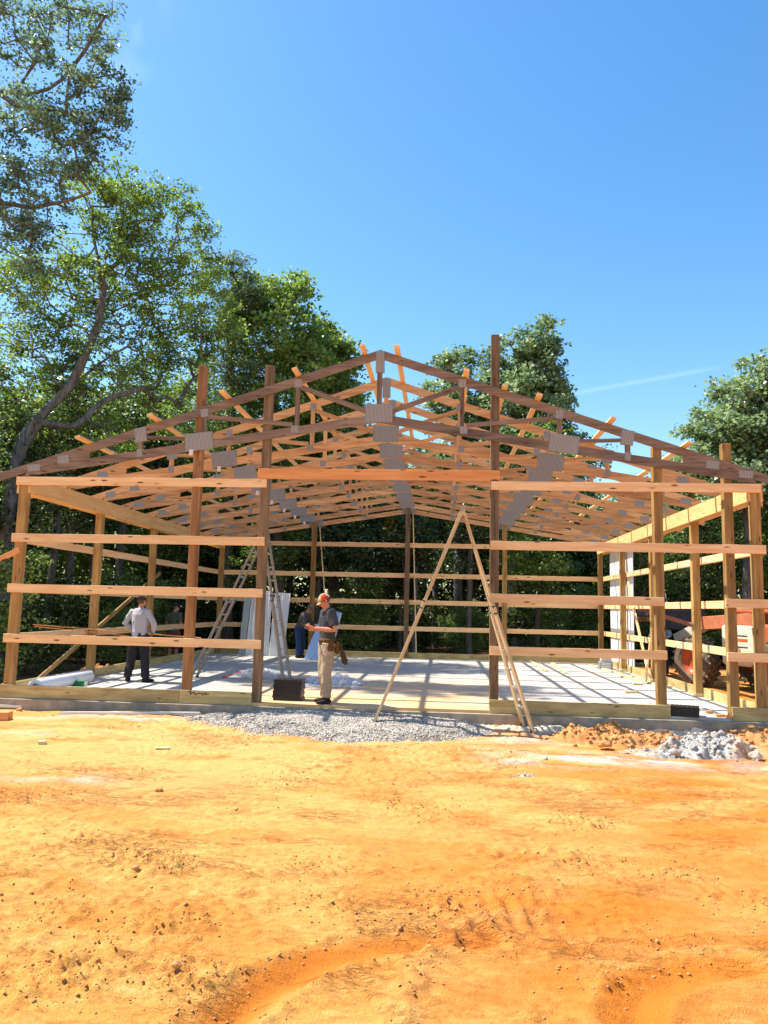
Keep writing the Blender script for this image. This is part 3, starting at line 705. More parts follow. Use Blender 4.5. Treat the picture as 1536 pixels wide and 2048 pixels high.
# stacks of black closure strips
def black_stack(p, w, d, h, n, rz, label):
    e = empty('strip_bundle', p, label, 'bundle', rz=rz); B = WM[e.name]
    for i in range(n):
        hh = h/n; ox, oy = random.uniform(-.012, .012), random.uniform(-.012, .012)
        bm = bmesh.new(); m_ = 28; a = []; b = []
        for side, yy in ((a, -d/2), (b, d/2)):
            for k in range(m_+1):
                x = -w/2+w*k/m_; zz = .10*hh*(1 if (k//2) % 2 else 0)
                side.append((bm.verts.new((x, yy, 0)), bm.verts.new((x, yy, hh*.90+zz))))
        for k in range(m_):
            for s_ in (a, b): bm.faces.new((s_[k][0], s_[k+1][0], s_[k+1][1], s_[k][1]))
            bm.faces.new((a[k][1], a[k+1][1], b[k+1][1], b[k][1])); bm.faces.new((a[k][0], b[k][0], b[k+1][0], a[k+1][0]))
        for k in (0, m_): bm.faces.new((a[k][0], a[k][1], b[k][1], b[k][0]))
        bmesh.ops.recalc_face_normals(bm, faces=bm.faces)
        meshobj('strip', finish(bm, 'strip', M['black']), B @ Matrix.Translation((ox, oy, i*hh)) @ Matrix.Rotation(random.uniform(-.03, .03), 4, 'Z'), e)
    return e
black_stack((4.66, .55, 0), .47, .35, .34, 8, 0.0, 'black stack of ribbed foam strips standing on the slab beside the left door post')
black_stack((10.98, .10, 0), .42, .32, .15, 4, -.3, 'low black bundle of strips on the slab edge in the small doorway')
# roll of white wrap, green box, red can, jug
A = atz(70, 1373, .13); B = atz(176, 1352, .13)
e = empty('wrap_roll', (A.x, A.y, 0), 'big roll of white wrap lying on the slab by the left wall', 'roll')
def ringtube(name, A, B, r, ri, mat, parent):
    bm = bmesh.new(); Mx, L = frame(A, B); seg = 32; rings = []
    for x, rr in ((-L/2+.015, ri), (-L/2, ri+.006), (-L/2, r-.01), (-L/2+.01, r), (L/2-.01, r), (L/2, r-.01), (L/2, ri)):
        rings.append([bm.verts.new(Vector((x, rr*math.cos(2*PI*i/seg), rr*math.sin(2*PI*i/seg)))) for i in range(seg)])
    for a, b in zip(rings[:-1], rings[1:]):
        for i in range(seg): bm.faces.new((a[i], a[(i+1) % seg], b[(i+1) % seg], b[i]))
    bmesh.ops.recalc_face_normals(bm, faces=bm.faces); return meshobj(name, finish(bm, name, mat, True), Mx, parent)
ringtube('roll_body', A, B, .125, .045, M['film'], e)
cyl_ = ringtube('core', A-(B-A).normalized()*.03, B, .046, .035, plain('brown_card', (.35, .24, .15), .8), e)
p = atz(160, 1371, .03); o = box('screw_box', (p.x-.13, p.y-.06, 0), (p.x+.10, p.y+.08, .12), plain('green_card', (.02, .20, .07), .5, 0, 6, .2)); tag(o, 'small green box of screws next to the white roll', 'box')
lidb = box('label_panel', (p.x+.101, p.y-.05, .01), (p.x+.106, p.y+.07, .11), M['white'], o, 0)
p = atz(52, 1366, .1); e = empty('red_can', (p.x, p.y, 0), 'small red can on the slab left of the white roll', 'can'); cylobj('can_body', (p.x, p.y, 0), (p.x, p.y, .13), .045, plain('red_paint', (.55, .03, .015), .4), e); cylobj('cap', (p.x, p.y, .13), (p.x, p.y, .15), .02, M['white'], e)
p = atz(30, 1362, .1); p = Vector((max(.2, p.x), p.y, 0)); e = empty('water_jug', (p.x, p.y, 0), 'pale blue water jug with black lid and handle in the left corner', 'jug')
cylobj('jug_body', (p.x, p.y, 0), (p.x, p.y, .16), .085, plain('pale_blue_plastic', (.28, .40, .42), .35), e); cylobj('lid', (p.x, p.y, .16), (p.x, p.y, .21), .07, M['black'], e, r1=.05)
bm = bmesh.new()
for i in range(8):
    a0, a1 = PI*i/8, PI*(i+1)/8; cyl(bm, (.05*math.cos(a0), 0, .08*math.sin(a0)), (.05*math.cos(a1), 0, .08*math.sin(a1)), .008, seg=6)
meshobj('handle', finish(bm, 'handle', M['black']), Matrix.Translation((p.x, p.y, .205)), e)
# radio / boxes in the back right corner, grey block on slab, knife on skirt, red tool
p = atz(1222, 1339, .0); e = empty('jobsite_radio', (p.x-.15, p.y, 0), 'grey jobsite box with slatted front in the back right corner of the slab', 'radio')
box('housing', (p.x-.33, p.y-.12, 0), (p.x+.03, p.y+.12, .22), plain('grey_plastic', (.22, .24, .26), .5), e, .02)
for i in range(4): box('slat', (p.x-.29, p.y-.128, .04+i*.042), (p.x-.02, p.y-.121, .062+i*.042), M['white'], e, .001)
o = box('carton', (p.x-.28, p.y-.10, .221), (p.x+.0, p.y+.10, .40), plain('pale_card', (.5, .46, .44), .8)); tag(o, 'pale carton sitting on top of the grey jobsite box', 'carton')
p = atz(953, 1346, .0); o = prism('metal_offcut', [(-.13, 0), (.12, .0), (.10, .05), (-.02, .02), (-.10, .10)], .10, M['metalgrey'], Matrix.Translation((p.x, p.y, 0))); tag(o, 'small bent grey metal offcut alone in the middle of the slab', 'offcut')
A = atz(447, 1354, .02); B = atz(500, 1339, .02); e = empty('spirit_level', tuple(A), 'red spirit level lying on the slab behind the left door post', 'level')
beam('level_body', A, B, .05, .025, plain('red_anodised', (.5, .05, .03), .4), e)
for t in (.2, .5, .8): q = A.lerp(B, t); box('vial', (q.x-.02, q.y-.03, q.z-.01), (q.x+.02, q.y+.03, q.z+.016), M['black'], e, .002)
# crumpled clear sheet
def crumple(name, c, rx, ry, h, mat, label, seed):
    gx, gy = np.meshgrid(np.linspace(-1, 1, 90), np.linspace(-1, 1, 70)); r = np.sqrt(gx**2+gy**2)
    z = h*np.abs(fbm(gx*2.4+seed, gy*2.4, 4, seed))*np.clip(1.25-r, 0, 1)**.6+.006
    ed = 1+.25*fbm(gx*2, gy*2, 3, seed+4)
    o = meshobj(name, gridmesh(name, gx*rx*ed, gy*ry*ed, z, mat), Matrix.Translation(c)); tag(o, label, 'plastic sheet'); return o
def filmmat():
    m = NB('clear_film'); m.col((.75, .76, .78)); m.rough(.25)
    m.b.inputs['Alpha'].default_value = .55; return m.m
FM = filmmat()
crumple('plastic_sheet', (5.05, 3.3, 0), .62, .8, .20, FM, 'crumpled clear plastic sheet on the slab behind the man in tan trousers', 3)
crumple('plastic_sheet', (3.1, 5.0, 0), .5, .9, .12, FM, 'crumpled clear plastic film on the slab right of the red level', 8)
# tall white panels against the back wall, grey trim, tilted blue-white panels
e = empty('panel_stack', (2.0, 11.9, 0), 'tall white ribbed sheets leaning upright against the back wall girts', 'panel stack')
def lean(px0, px1, pyt, y0, y1, h): pass
for i, (xa, xb, y0, h, mt, bd) in enumerate(((1.30, 1.86, 11.55, 2.02, 'white', .05), (1.88, 2.36, 11.45, 1.98, 'white', .03), (1.10, 1.28, 11.60, 2.02, 'white', .02), (.88, 1.08, 11.62, 2.02, 'metalgrey', .04))):
    base = Matrix.Translation((xa, y0, 0)) @ Matrix.Rotation(-.10, 4, 'X') @ Matrix.Rotation(.05 if i else 0, 4, 'Y')
    ribbed_panel('panel', xb-xa, h, M[mt], base, e, bend=bd)
e = empty('panel_bundle', (3.45, 10.9, 0), 'bundle of blue film covered panels tilted up beside the stooping man', 'panel bundle')
for i in range(4):
    base = Matrix.Translation((3.15+.012*i, 10.55+.05*i, .01)) @ Matrix.Rotation(.33, 4, 'Y') @ Matrix.Rotation(-.12, 4, 'X')
    ribbed_panel('panel', .48, 1.62, M['whiteblue'], base, e, rib=.012, bend=.0)
base = Matrix.Translation((3.45, 10.86, .01)) @ Matrix.Rotation(.22, 4, 'Y') @ Matrix.Rotation(-.10, 4, 'X')
ribbed_panel('panel', .42, 1.5, M['white'], base, e, rib=.012)

# ------------------------------------------------------------------ ladders
def ladder(feetL, feetR, apexN, apexF, label, rail, upper, n=10):
    aN, aF = Vector(apexN), Vector(apexF); mid = (aN+aF)/2
    e = empty('multi_ladder', (mid.x, mid.y, min(v[2] for v in feetL)), label, 'ladder')
    for feet, sgn in ((feetL, -1), (feetR, 1)):
        fN, fF = Vector(feet[0]), Vector(feet[1])
        out = (fN-fF).normalized()
        nrm = (aN-fN).cross(fF-fN).normalized()
        ax, bx = aN+(fN-aN)*.02, aF+(fF-aF)*.02
        sN, sF = ax.lerp(fN, .56), bx.lerp(fF, .56)
        ins = -out*.03
        beam('upper_rail', ax+ins, sN+ins, .028, .120, upper, e, up=nrm.cross(sN-ax)); beam('upper_rail', bx-ins, sF-ins, .028, .120, upper, e, up=nrm.cross(sF-bx))
        lN, lF = ax.lerp(fN, .43), bx.lerp(fF, .43)
        beam('lower_rail', lN, fN, .034, .158, rail, e, up=nrm.cross(fN-lN)); beam('lower_rail', lF, fF, .034, .158, rail, e, up=nrm.cross(fF-lF))
        L = (fN-ax).length; k = int(L/.29)
        for i in range(1, k+1):
            t = (i*.29-.12)/L
            if t > .97: continue
            P, Q = ax.lerp(fN, t), bx.lerp(fF, t)
            if t < .5: P, Q = P+ins*.55, Q-ins*.55
            else: P, Q = P+out*.022, Q-out*.022
            bm = bmesh.new(); c = (P+Q)/2; cyl(bm, P-c, Q-c, .016, seg=10)
            for f in bm.faces: f.material_index = 1 if len(f.verts) > 4 else 0
            bmesh.ops.recalc_face_normals(bm, faces=bm.faces)
            meshobj('rung', finish(bm, 'rung', [M['rung'], M['black']]), Matrix.Translation(c), e)
        for (pt, o_) in ((ax.lerp(fN, .455), out), (bx.lerp(fF, .455), -out)):
            d = (fN-ax).normalized(); sd = nrm.cross(d)
            for s_ in (-1, 1): beam('latch', pt+o_*.02+d*s_*.055-sd*.06, pt+o_*.02+d*s_*.055+sd*.06, .045, .022, M['black'], e, up=d)
            beam('latch', pt+o_*.03-d*.06, pt+o_*.03+d*.06, .035, .04, M['black'], e, up=sd)
        beam('decal', ax.lerp(fN, .36)+ins*.5+out*.0135, ax.lerp(fN, .42)+ins*.5+out*.0135, .004, .045, M['black'], e, up=nrm.cross(fN-ax), bev=0)
        for f_ in (fN, fF):
            d = (fN-ax).normalized(); beam('rubber_foot', f_-d*.05, f_+d*.02, .042, .095, M['rubber'], e, up=nrm.cross(fN-ax))
    for P in (aN, aF):
        cylobj('hinge', P+Vector((0, -.025, 0)), P+Vector((0, .025, 0)), .036, M['ladderg'], e, seg=20)
    return e
def gfoot(px, py, dz=.02):
    p = atz(px, py, -.12)
    for _ in range(4):
        z = max(gz(p.x, p.y), float(gravel_z(np.array([p.x]), np.array([p.y]))[0])); p = atz(px, py, z+dz)
    return p
fl = gfoot(750, 1441); fr = gfoot(1066, 1465)
aN = at(925, 1014, (fl.y+fr.y)/2+.06)
dY = Vector((0, .50, 0))
fl2 = at(757, 1427, fl.y+.5); fr2 = atz(1046, 1452, fr.z+.01); aF = at(927, 1020, aN.y+.42)
ladder((fl, fl2), (fr, fr2), aN, aF, 'tall spread telescoping ladder standing on the gravel in the door opening', M['ladder'], M['ladder'])
fl = Vector((2.03, 3.45, .02)); fr = atz(567, 1363, .02)
aN = Vector((3.36, 3.62, 3.16))
ladder((fl, fl+Vector((-.02, .5, 0))), (fr, fr+Vector((.04, .52, 0))), aN, aN+Vector((.03, .45, 0)), 'second telescoping ladder spread on the slab behind the left door post', M['ladderg'], M['ladderg'])

# ------------------------------------------------------------------ people
DG = bpy.context.evaluated_depsgraph_get
def remesh(bm, name, mats, voxel, smooth=6, fold=0.0, fs=7.0, seed=0):
    bmesh.ops.recalc_face_normals(bm, faces=bm.faces)
    me = bpy.data.meshes.new('tmp'); bm.to_mesh(me); bm.free()
    o = bpy.data.objects.new('tmp', me); col.objects.link(o)
    r = o.modifiers.new('r', 'REMESH'); r.mode = 'VOXEL'; r.voxel_size = voxel
    s = o.modifiers.new('s', 'SMOOTH'); s.iterations = smooth; s.factor = .5
    bpy.context.view_layer.update()
    m2 = bpy.data.meshes.new_from_object(o.evaluated_get(DG())); m2.name = name
    bpy.data.objects.remove(o); bpy.data.meshes.remove(me)
    if fold:
        n = len(m2.vertices); co = np.zeros(n*3); m2.vertices.foreach_get('co', co); co = co.reshape(-1, 3)
        no = np.zeros(n*3); m2.vertices.foreach_get('normal', no); no = no.reshape(-1, 3)
        d = np.array([mnoise.noise(Vector((x*fs+seed, y*fs, z*fs*.45+seed))) for x, y, z in co])
        d2 = np.array([mnoise.noise(Vector((x*fs*2.1+seed, y*fs*2.1, z*fs*1.3))) for x, y, z in co])
        co += no*((1-np.abs(d)*2.2)*fold+d2*fold*.4)[:, None]; m2.vertices.foreach_set('co', co.ravel()); m2.update()
    m2.materials.clear()
    for m in mats: m2.materials.append(m)
    m2.polygons.foreach_set('use_smooth', np.ones(len(m2.polygons), bool))
    return m2
def tube(bm, pts, rad, ref=(1, 0, 0), seg=14):
    """closed tube through pts; rad = (across ref, other)"""
    pts = [Vector(p) for p in pts]; ref = Vector(ref); rings = []
    for i, p in enumerate(pts):
        t = (pts[min(i+1, len(pts)-1)]-pts[max(i-1, 0)]).normalized()
        a = ref-t*ref.dot(t)
        if a.length < .1: a = Vector((0, 1, 0))-t*t.y
        a.normalize(); b = t.cross(a)
        r = rad[i]; r = (r, r) if isinstance(r, (int, float)) else r
        rings.append([bm.verts.new(p+a*r[0]*math.cos(2*PI*k/seg)+b*r[1]*math.sin(2*PI*k/seg)) for k in range(seg)])
    for a, b in zip(rings[:-1], rings[1:]):
        for k in range(seg): bm.faces.new((a[k], a[(k+1) % seg], b[(k+1) % seg], b[k]))
    bm.faces.new(rings[0][::-1]); bm.faces.new(rings[-1])
def ell(bm, M4, r):
    bm2 = bmesh.ops.create_uvsphere(bm, u_segments=18, v_segments=12, radius=1, matrix=M4 @ Matrix.Diagonal((r[0], r[1], r[2], 1)))
def basis(o, x, y, z):
    m = Matrix((Vector(x), Vector(y), Vector(z))).transposed().to_4x4(); m.translation = Vector(o); return m
SK = plain('sunlit_skin', (.52, .24, .14), .5, 0, 30, .12)
HAIR = plain('brown_hair', (.10, .055, .03), .7)
def hand(bm, wrist, d, n, curl=.6, side=1):
    """palm + five fingers; d = direction of the hand, n = palm normal, side = which side the thumb is on"""
    d = Vector(d).normalized(); n = Vector(n); n = (n-d*n.dot(d)).normalized(); s = d.cross(n)*side; w = Vector(wrist)
    ell(bm, basis(w+d*.045, s, d, n), (.040, .052, .016))
    for i, (off, ln) in enumerate(((.030, .070), (.010, .080), (-.011, .074), (-.030, .058))):
        p = w+d*.085+s*off; pts = [w+d*.05+s*off*.9, p]; dd = d.copy()
        for q in (.42, .33, .25):
            dd = (dd*math.cos(curl)+n*math.sin(curl)).normalized() if True else dd
            p = p+dd*ln*q; pts.append(p)
            dd2 = n*math.cos(curl)-d*math.sin(curl); 
            d_, n_ = dd, (n-dd*n.dot(dd)).normalized(); dd = d_; 
            dd = (dd*math.cos(curl*.6)+n_*math.sin(curl*.6)).normalized()
        tube(bm, pts, [.0095, .0092, .0088, .0082, .0068], seg=8)
    p = w+d*.02+s*.032
    tube(bm, [w+d*.01+s*.02, p+s*.012, p+s*.03+d*.028+n*.012, p+s*.032+d*.055+n*.028], [.012, .012, .010, .008], seg=8)
def person(label, pos, face, J, outfit, vox=.009, H=1.78):
    """J: joint overrides in a local frame (x = person's right, y = forward, z = up), metres for a 1.78 m figure"""
    k = H/1.78
    e_name = 'person'
    f = Vector((face[0], face[1], 0)).normalized(); r = Vector((f.y, -f.x, 0))
    B = basis(pos, r*k, f*k, (0, 0, k))
    D = dict(hipL=(-.095, 0, .93), hipR=(.095, 0, .93), kneeL=(-.11, .02, .50), kneeR=(.11, .02, .50), ankL=(-.12, 0, .09), ankR=(.12, 0, .09), toeL=(-.14, .17, .03), toeR=(.14, .17, .03),
             lean=(0, 0, 0), shL=(-.185, 0, 1.45), shR=(.185, 0, 1.45), elL=(-.26, -.02, 1.17), elR=(.26, -.02, 1.17), wrL=(-.24, .16, .97), wrR=(.24, .16, .97),
             neck=(0, .01, 1.50), head=(0, .03, 1.655), look=(0, 1, 0), hdL=(0, .8, -.6), hdR=(0, .8, -.6), hnL=(1, 0, 0), hnR=(-1, 0, 0), curl=.55)
    D.update(J); V = {a: (Vector(v) if isinstance(v, tuple) else v) for a, v in D.items()}
    look = V['look'].normalized(); hx = look.cross(Vector((0, 0, 1))).normalized(); hz = hx.cross(look)
    Hd = basis(V['head'], hx, look, hz)
    pel = (V['hipL']+V['hipR'])/2; ch = (V['shL']+V['shR'])/2; shx = (V['shR']-V['shL']).normalized()
    def spine(t): return pel.lerp(ch, t)
    # --- body (one continuous surface)
    bm = bmesh.new()
    tube(bm, [pel+Vector((0, 0, -.06)), pel, spine(.3), spine(.6), spine(.85), ch+Vector((0, 0, .015)), V['neck']], [(.12, .09), (.14, .10), (.125, .09), (.145, .10), (.155, .10), (.12, .07), (.055, .055)], ref=shx)
    tube(bm, [ch, V['neck'], V['head']+hz*-.04], [.065, .056, .052], ref=shx)
    for S, s_ in (('L', -1), ('R', 1)):
        sh, el, wr = V['sh'+S], V['el'+S], V['wr'+S]
        tube(bm, [ch.lerp(sh, .5), sh, sh.lerp(el, .5), el, el.lerp(wr, .35), wr], [.055, .058, .048, .040, .042, .027])
        hand(bm, wr, V['hd'+S], V['hn'+S], V['curl'], side=s_*(1 if outfit.get('thumbflip') else -1))
        hp, kn, an, to = V['hip'+S], V['knee'+S], V['ank'+S], V['toe'+S]
        tube(bm, [hp, hp.lerp(kn, .4), kn, kn.lerp(an, .35), an], [.085, .078, .056, .056, .038])
        tube(bm, [an, an.lerp(to, .25)+Vector((0, 0, -.02)), an.lerp(to, .5)+Vector((0, 0, -.03))], [.03, .022, .015])
    # head: skull, jaw, nose, brow, lips, ears
    ell(bm, Hd @ Matrix.Translation((0, -.012, .025)), (.074, .094, .092))
    ell(bm, Hd @ Matrix.Translation((0, .022, -.040)), (.058, .066, .075))
    ell(bm, Hd @ Matrix.Translation((0, .058, -.088)), (.026, .024, .022))
    tube(bm, [Hd @ Vector(q) for q in ((0, .078, .018), (0, .096, -.010), (0, .108, -.034), (0, .088, -.044))], [.009, .012, .015, .010], seg=8)
    ell(bm, Hd @ Matrix.Translation((0, .078, .030)), (.050, .014, .010))
    ell(bm, Hd @ Matrix.Translation((0, .085, -.062)), (.022, .010, .007))
    for s_ in (-1, 1):
        ell(bm, Hd @ Matrix.Translation((s_*.078, -.005, -.012)) @ Matrix.Rotation(s_*.3, 4, 'Z'), (.010, .020, .032))
    body = remesh(bm, 'person', [outfit.get('skin', SK)], vox*.75, 3)
    root = meshobj(e_name, body, B); tag(root, label, 'person')
    # eyes
    for s_ in (-1, 1):
        bm = bmesh.new(); ell(bm, Hd @ Matrix.Translation((s_*.029, .074, .004)), (.012, .010, .008)); meshobj('eye', finish(bm, 'eye', M['white'], True), B, root)
    # --- shirt
    bm = bmesh.new(); hem = outfit.get('hem', .02)
    tube(bm, [pel+Vector((0, 0, -hem)), pel+Vector((0, 0, .03)), spine(.3), spine(.6), spine(.85), ch+Vector((0, 0, .02)), V['neck']+Vector((0, 0, -.01))], [(.172, .128), (.168, .125), (.160, .118), (.178, .128), (.188, .126), (.150, .088), (.072, .068)], ref=shx)
    long_ = outfit.get('long', False)
    for S in 'LR':
        sh, el, wr = V['sh'+S], V['el'+S], V['wr'+S]; sh = sh+(ch-sh)*.07+Vector((0, 0, -.012))
        if long_: tube(bm, [ch.lerp(sh, .4), sh, sh.lerp(el, .5), el, el.lerp(wr, .5), el.lerp(wr, .93)], [.070, .068, .062, .057, .052, .040])
        else: tube(bm, [ch.lerp(sh, .4), sh, sh.lerp(el, .4), sh.lerp(el, .72)], [.078, .084, .076, .074])
    meshobj('shirt', remesh(bm, 'shirt', [outfit['shirt']], vox, 3, .008, 9, 3), B, root)
    # --- trousers
    bm = bmesh.new(); tube(bm, [pel+Vector((0, 0, -.12)), pel+Vector((0, 0, -.02)), pel+Vector((0, 0, .07))], [(.15, .11), (.168, .122), (.155, .115)])
    cf = outfit.get('cuff', .97)
    for S in 'LR':
        hp, kn, an = V['hip'+S], V['knee'+S], V['ank'+S]
        if cf > .9: tube(bm, [hp+Vector((0, 0, .02)), hp.lerp(kn, .4), kn, kn.lerp(an, .5), kn.lerp(an, cf)], [.105, .100, .082, .076, .078])
        else: tube(bm, [hp+Vector((0, 0, .02)), hp.lerp(kn, .5), kn+Vector((0, 0, -.03))], [.105, .105, .100])
    meshobj('trousers', remesh(bm, 'trousers', [outfit['pants']], vox, 3, .017, 8, 9), B, root)
    # --- boots
    for S in 'LR':
        an, to = V['ank'+S], V['toe'+S]; bm = bmesh.new(); h_ = Vector((an.x, an.y-.03, .04))
        tube(bm, [an+Vector((0, 0, .06)), an, Vector((an.x, an.y, .045))], [.052, .054, .05])
        dr = Vector((to.x-an.x, to.y-an.y, 0)).normalized()
        tube(bm, [h_-dr*.045, h_, h_+dr*.10, h_+dr*.19+Vector((0, 0, -.006)), h_+dr*.225+Vector((0, 0, -.012))], [(.034, .034), (.043, .042), (.048, .036), (.044, .028), (.026, .018)], ref=dr.cross(Vector((0, 0, 1))))
        meshobj('boot', remesh(bm, 'boot', [outfit['boot']], .008, 2), B, root)
    # --- cap: crown, brim
    bm = bmesh.new(); seg, rg = 28, 8; C = Hd @ Matrix.Translation((0, -.010, .028)); rr = (.084, .104, .098); grid = []
    for i in range(rg):
        ph = PI/2*i/(rg-1)*.98+.02; row = []
        for j in range(seg):
            th = 2*PI*j/seg; row.append(bm.verts.new(C @ Vector((rr[0]*math.cos(th)*math.cos(PI/2-ph), rr[1]*math.sin(th)*math.cos(PI/2-ph), rr[2]*math.sin(PI/2-ph)-.012))))
        grid.append(row)
    top = bm.verts.new(C @ Vector((0, 0, rr[2]-.008)))
    for j in range(seg): bm.faces.new((grid[0][j], grid[0][(j+1) % seg], top))
    for a, b in zip(grid[:-1], grid[1:]):
        for j in range(seg):
            fc = bm.faces.new((a[j], b[j], b[(j+1) % seg], a[(j+1) % seg])); th = 2*PI*(j+.5)/seg; sn = math.sin(th)
            fc.material_index = 0 if sn > .55 else (1 if sn > -.65 or len(outfit['cap']) < 3 else 2)
    bmesh.ops.recalc_face_normals(bm, faces=bm.faces); bm.normal_update(); bmesh.ops.solidify(bm, geom=bm.faces[:], thickness=.003)
    capo = meshobj('cap', finish(bm, 'cap', outfit['cap'], True), B, root)
    bm = bmesh.new(); rows = []
    for i in range(5):
        t = i/4; row = []
        for j in range(13):
            a = (j/12-.5)*2.0; x = (.078+.004*t)*math.sin(a); y = .094*math.cos(a)*(1)+t*.072*math.cos(a*.9)
            row.append(bm.verts.new(C @ Vector((x, y, -.010-.05*t*.35-.9*x*x*2.2))))
        rows.append(row)
    for a, b in zip(rows[:-1], rows[1:]):
        for j in range(12): bm.faces.new((a[j], a[j+1], b[j+1], b[j]))
    bmesh.ops.recalc_face_normals(bm, faces=bm.faces); bm.normal_update(); bmesh.ops.solidify(bm, geom=bm.faces[:], thickness=.004)
    meshobj('brim', finish(bm, 'brim', outfit['cap'][0], True), B, capo)
    # hair below the cap
    bm = bmesh.new(); ell(bm, Hd @ Matrix.Translation((0, -.022, .006)), (.078, .088, .072)); meshobj('hair', remesh(bm, 'hair', [HAIR], .008, 2), B, root)
    if outfit.get('beard'):
        bm = bmesh.new(); ell(bm, Hd @ Matrix.Translation((0, .03, -.075)), (.060, .064, .055)); meshobj('beard', remesh(bm, 'beard', [outfit['beard']], .008, 2), B, root)
    root_info = (root, B, Hd, V, pel)
    return root_info
cloth = lambda n, c, ns=25, amp=.2: plain(n, c, .85, 0, ns, amp, .3, .15)
BOOT = cloth('dark_boot_leather', (.035, .028, .025)); TAN = cloth('tan_cotton', (.40, .29, .19)); DGREY = cloth('charcoal_cotton', (.055, .055, .06))
def plaid():
    m = NB('white_plaid_cotton'); v = m.coord('Object', (1, 1, 1)); sx = m.n('ShaderNodeSeparateXYZ'); m.l(v, sx.inputs[0])
    def bands(ax, sc_):
        a = m.n('ShaderNodeMath', operation='MULTIPLY'); a.inputs[1].default_value = sc_; m.l(sx.outputs[ax], a.inputs[0])
        s = m.n('ShaderNodeMath', operation='SINE'); m.l(a.outputs[0], s.inputs[0]); return m.ramp(s.outputs[0], [(.72, 0.0), (.9, .55)])
    c = m.mix(bands(0, 130), (.46, .44, .46), (.27, .24, .28)); c = m.mix(bands(2, 120), c, (.27, .24, .28)); m.col(c); m.rough(.85); return m.m
# 1. main man with phone
face = (-.90, -.43)
P1 = (5.33, .22, 0)
root, B, Hd, V, pel = person('person in grey T-shirt, tan trousers and orange cap looking at a phone beside the gravel', P1, face,
    dict(kneeL=(-.10, .03, .50), kneeR=(.10, .02, .50), ankL=(-.11, .02, .09), ankR=(.11, -.03, .09), toeL=(-.17, .19, .03), toeR=(.13, .16, .03),
         elL=(-.25, -.05, 1.16), elR=(.25, .02, 1.17), wrL=(-.10, .25, 1.19), wrR=(.10, .26, 1.17), hdL=(.45, .9, .25), hdR=(-.45, .9, .25), hnL=(.6, -.2, .7), hnR=(-.6, -.2, .7),
         head=(0, .075, 1.635), neck=(0, .025, 1.50), look=(0, .86, -.5), curl=.45),
    dict(shirt=DGREY, pants=TAN, boot=BOOT, hem=.0, cap=[cloth('beige_cap_front', (.48, .34, .20)), cloth('orange_red_cap', (.62, .07, .02)), cloth('white_cap_mesh', (.62, .55, .48))], skin=plain('ruddy_skin', (.60, .22, .115), .5, 0, 30, .1)), vox=.008, H=1.80)
Bn = B
o = link(bpy.data.objects.new('phone', boxmesh('phone', .075, .012, .15, M['black'], .003)), Bn @ Matrix.Translation((0, .385, 1.225)) @ Matrix.Rotation(-.9, 4, 'X')); tag(o, 'dark phone held in both hands by the man in tan trousers', 'phone')
gl = bmesh.new()
for s_ in (-1, 1):
    ell(gl, Hd @ Matrix.Translation((s_*.032, .084, .006)), (.027, .010, .019)); tube(gl, [Hd @ Vector((s_*.058, .075, .012)), Hd @ Vector((s_*.080, .0, .008))], [.004, .004], seg=6)
tube(gl, [Hd @ Vector((-.01, .098, .01)), Hd @ Vector((.01, .098, .01))], [.004, .004], seg=6)
meshobj('sunglasses', finish(gl, 'sunglasses', plain('dark_lens', (.01, .01, .012), .15), True), Bn, root)
LEA = cloth('brown_leather', (.13, .062, .022), 30, .3)
bm = bmesh.new(); seg = 36; r_ = []
for z in (-.03, .03):
    r_.append([bm.verts.new((math.cos(2*PI*i/seg)*.182, math.sin(2*PI*i/seg)*.137, 1.0+z)) for i in range(seg)])
for i in range(seg): bm.faces.new((r_[0][i], r_[0][(i+1) % seg], r_[1][(i+1) % seg], r_[1][i]))
bmesh.ops.recalc_face_normals(bm, faces=bm.faces); bm.normal_update(); bmesh.ops.solidify(bm, geom=bm.faces[:], thickness=.006)
belt = meshobj('tool_belt', finish(bm, 'tool_belt', LEA, True), Bn, root)
def pouch(c, sx, sy, sz, tilt=0):
    bm = bmesh.new(); ell(bm, Matrix.Translation(Vector(c)), (sx, sy, sz*.42)); bmesh.ops.create_cube(bm, size=1, matrix=Matrix.Translation(Vector(c)+Vector((0, 0, sz*.1))) @ Matrix.Diagonal((sx*1.7, sy*1.5, sz*.8, 1)))
    return remesh(bm, 'pouch', [LEA], .008, 2, .008, 14, 5)
meshobj('pouch', pouch((-.145, -.125, .88), .052, .040, .21, .05), Bn, belt)
meshobj('pouch', pouch((-.195, .00, .89), .026, .060, .17, .02), Bn, belt)
bm = bmesh.new(); tube(bm, [(-.17, -.17, .97), (-.19, -.19, .84), (-.20, -.21, .76)], [.012, .018, .042]); tube(bm, [(-.20, -.21, .76), (-.22, -.235, .68), (-.20, -.25, .63)], [.04, .048, .022]); tube(bm, [(-.18, -.22, .74), (-.15, -.26, .70)], [.018, .012])
meshobj('glove', remesh(bm, 'glove', [cloth('dirty_glove', (.09, .05, .025))], .009, 2, .01, 16, 2), Bn, root)
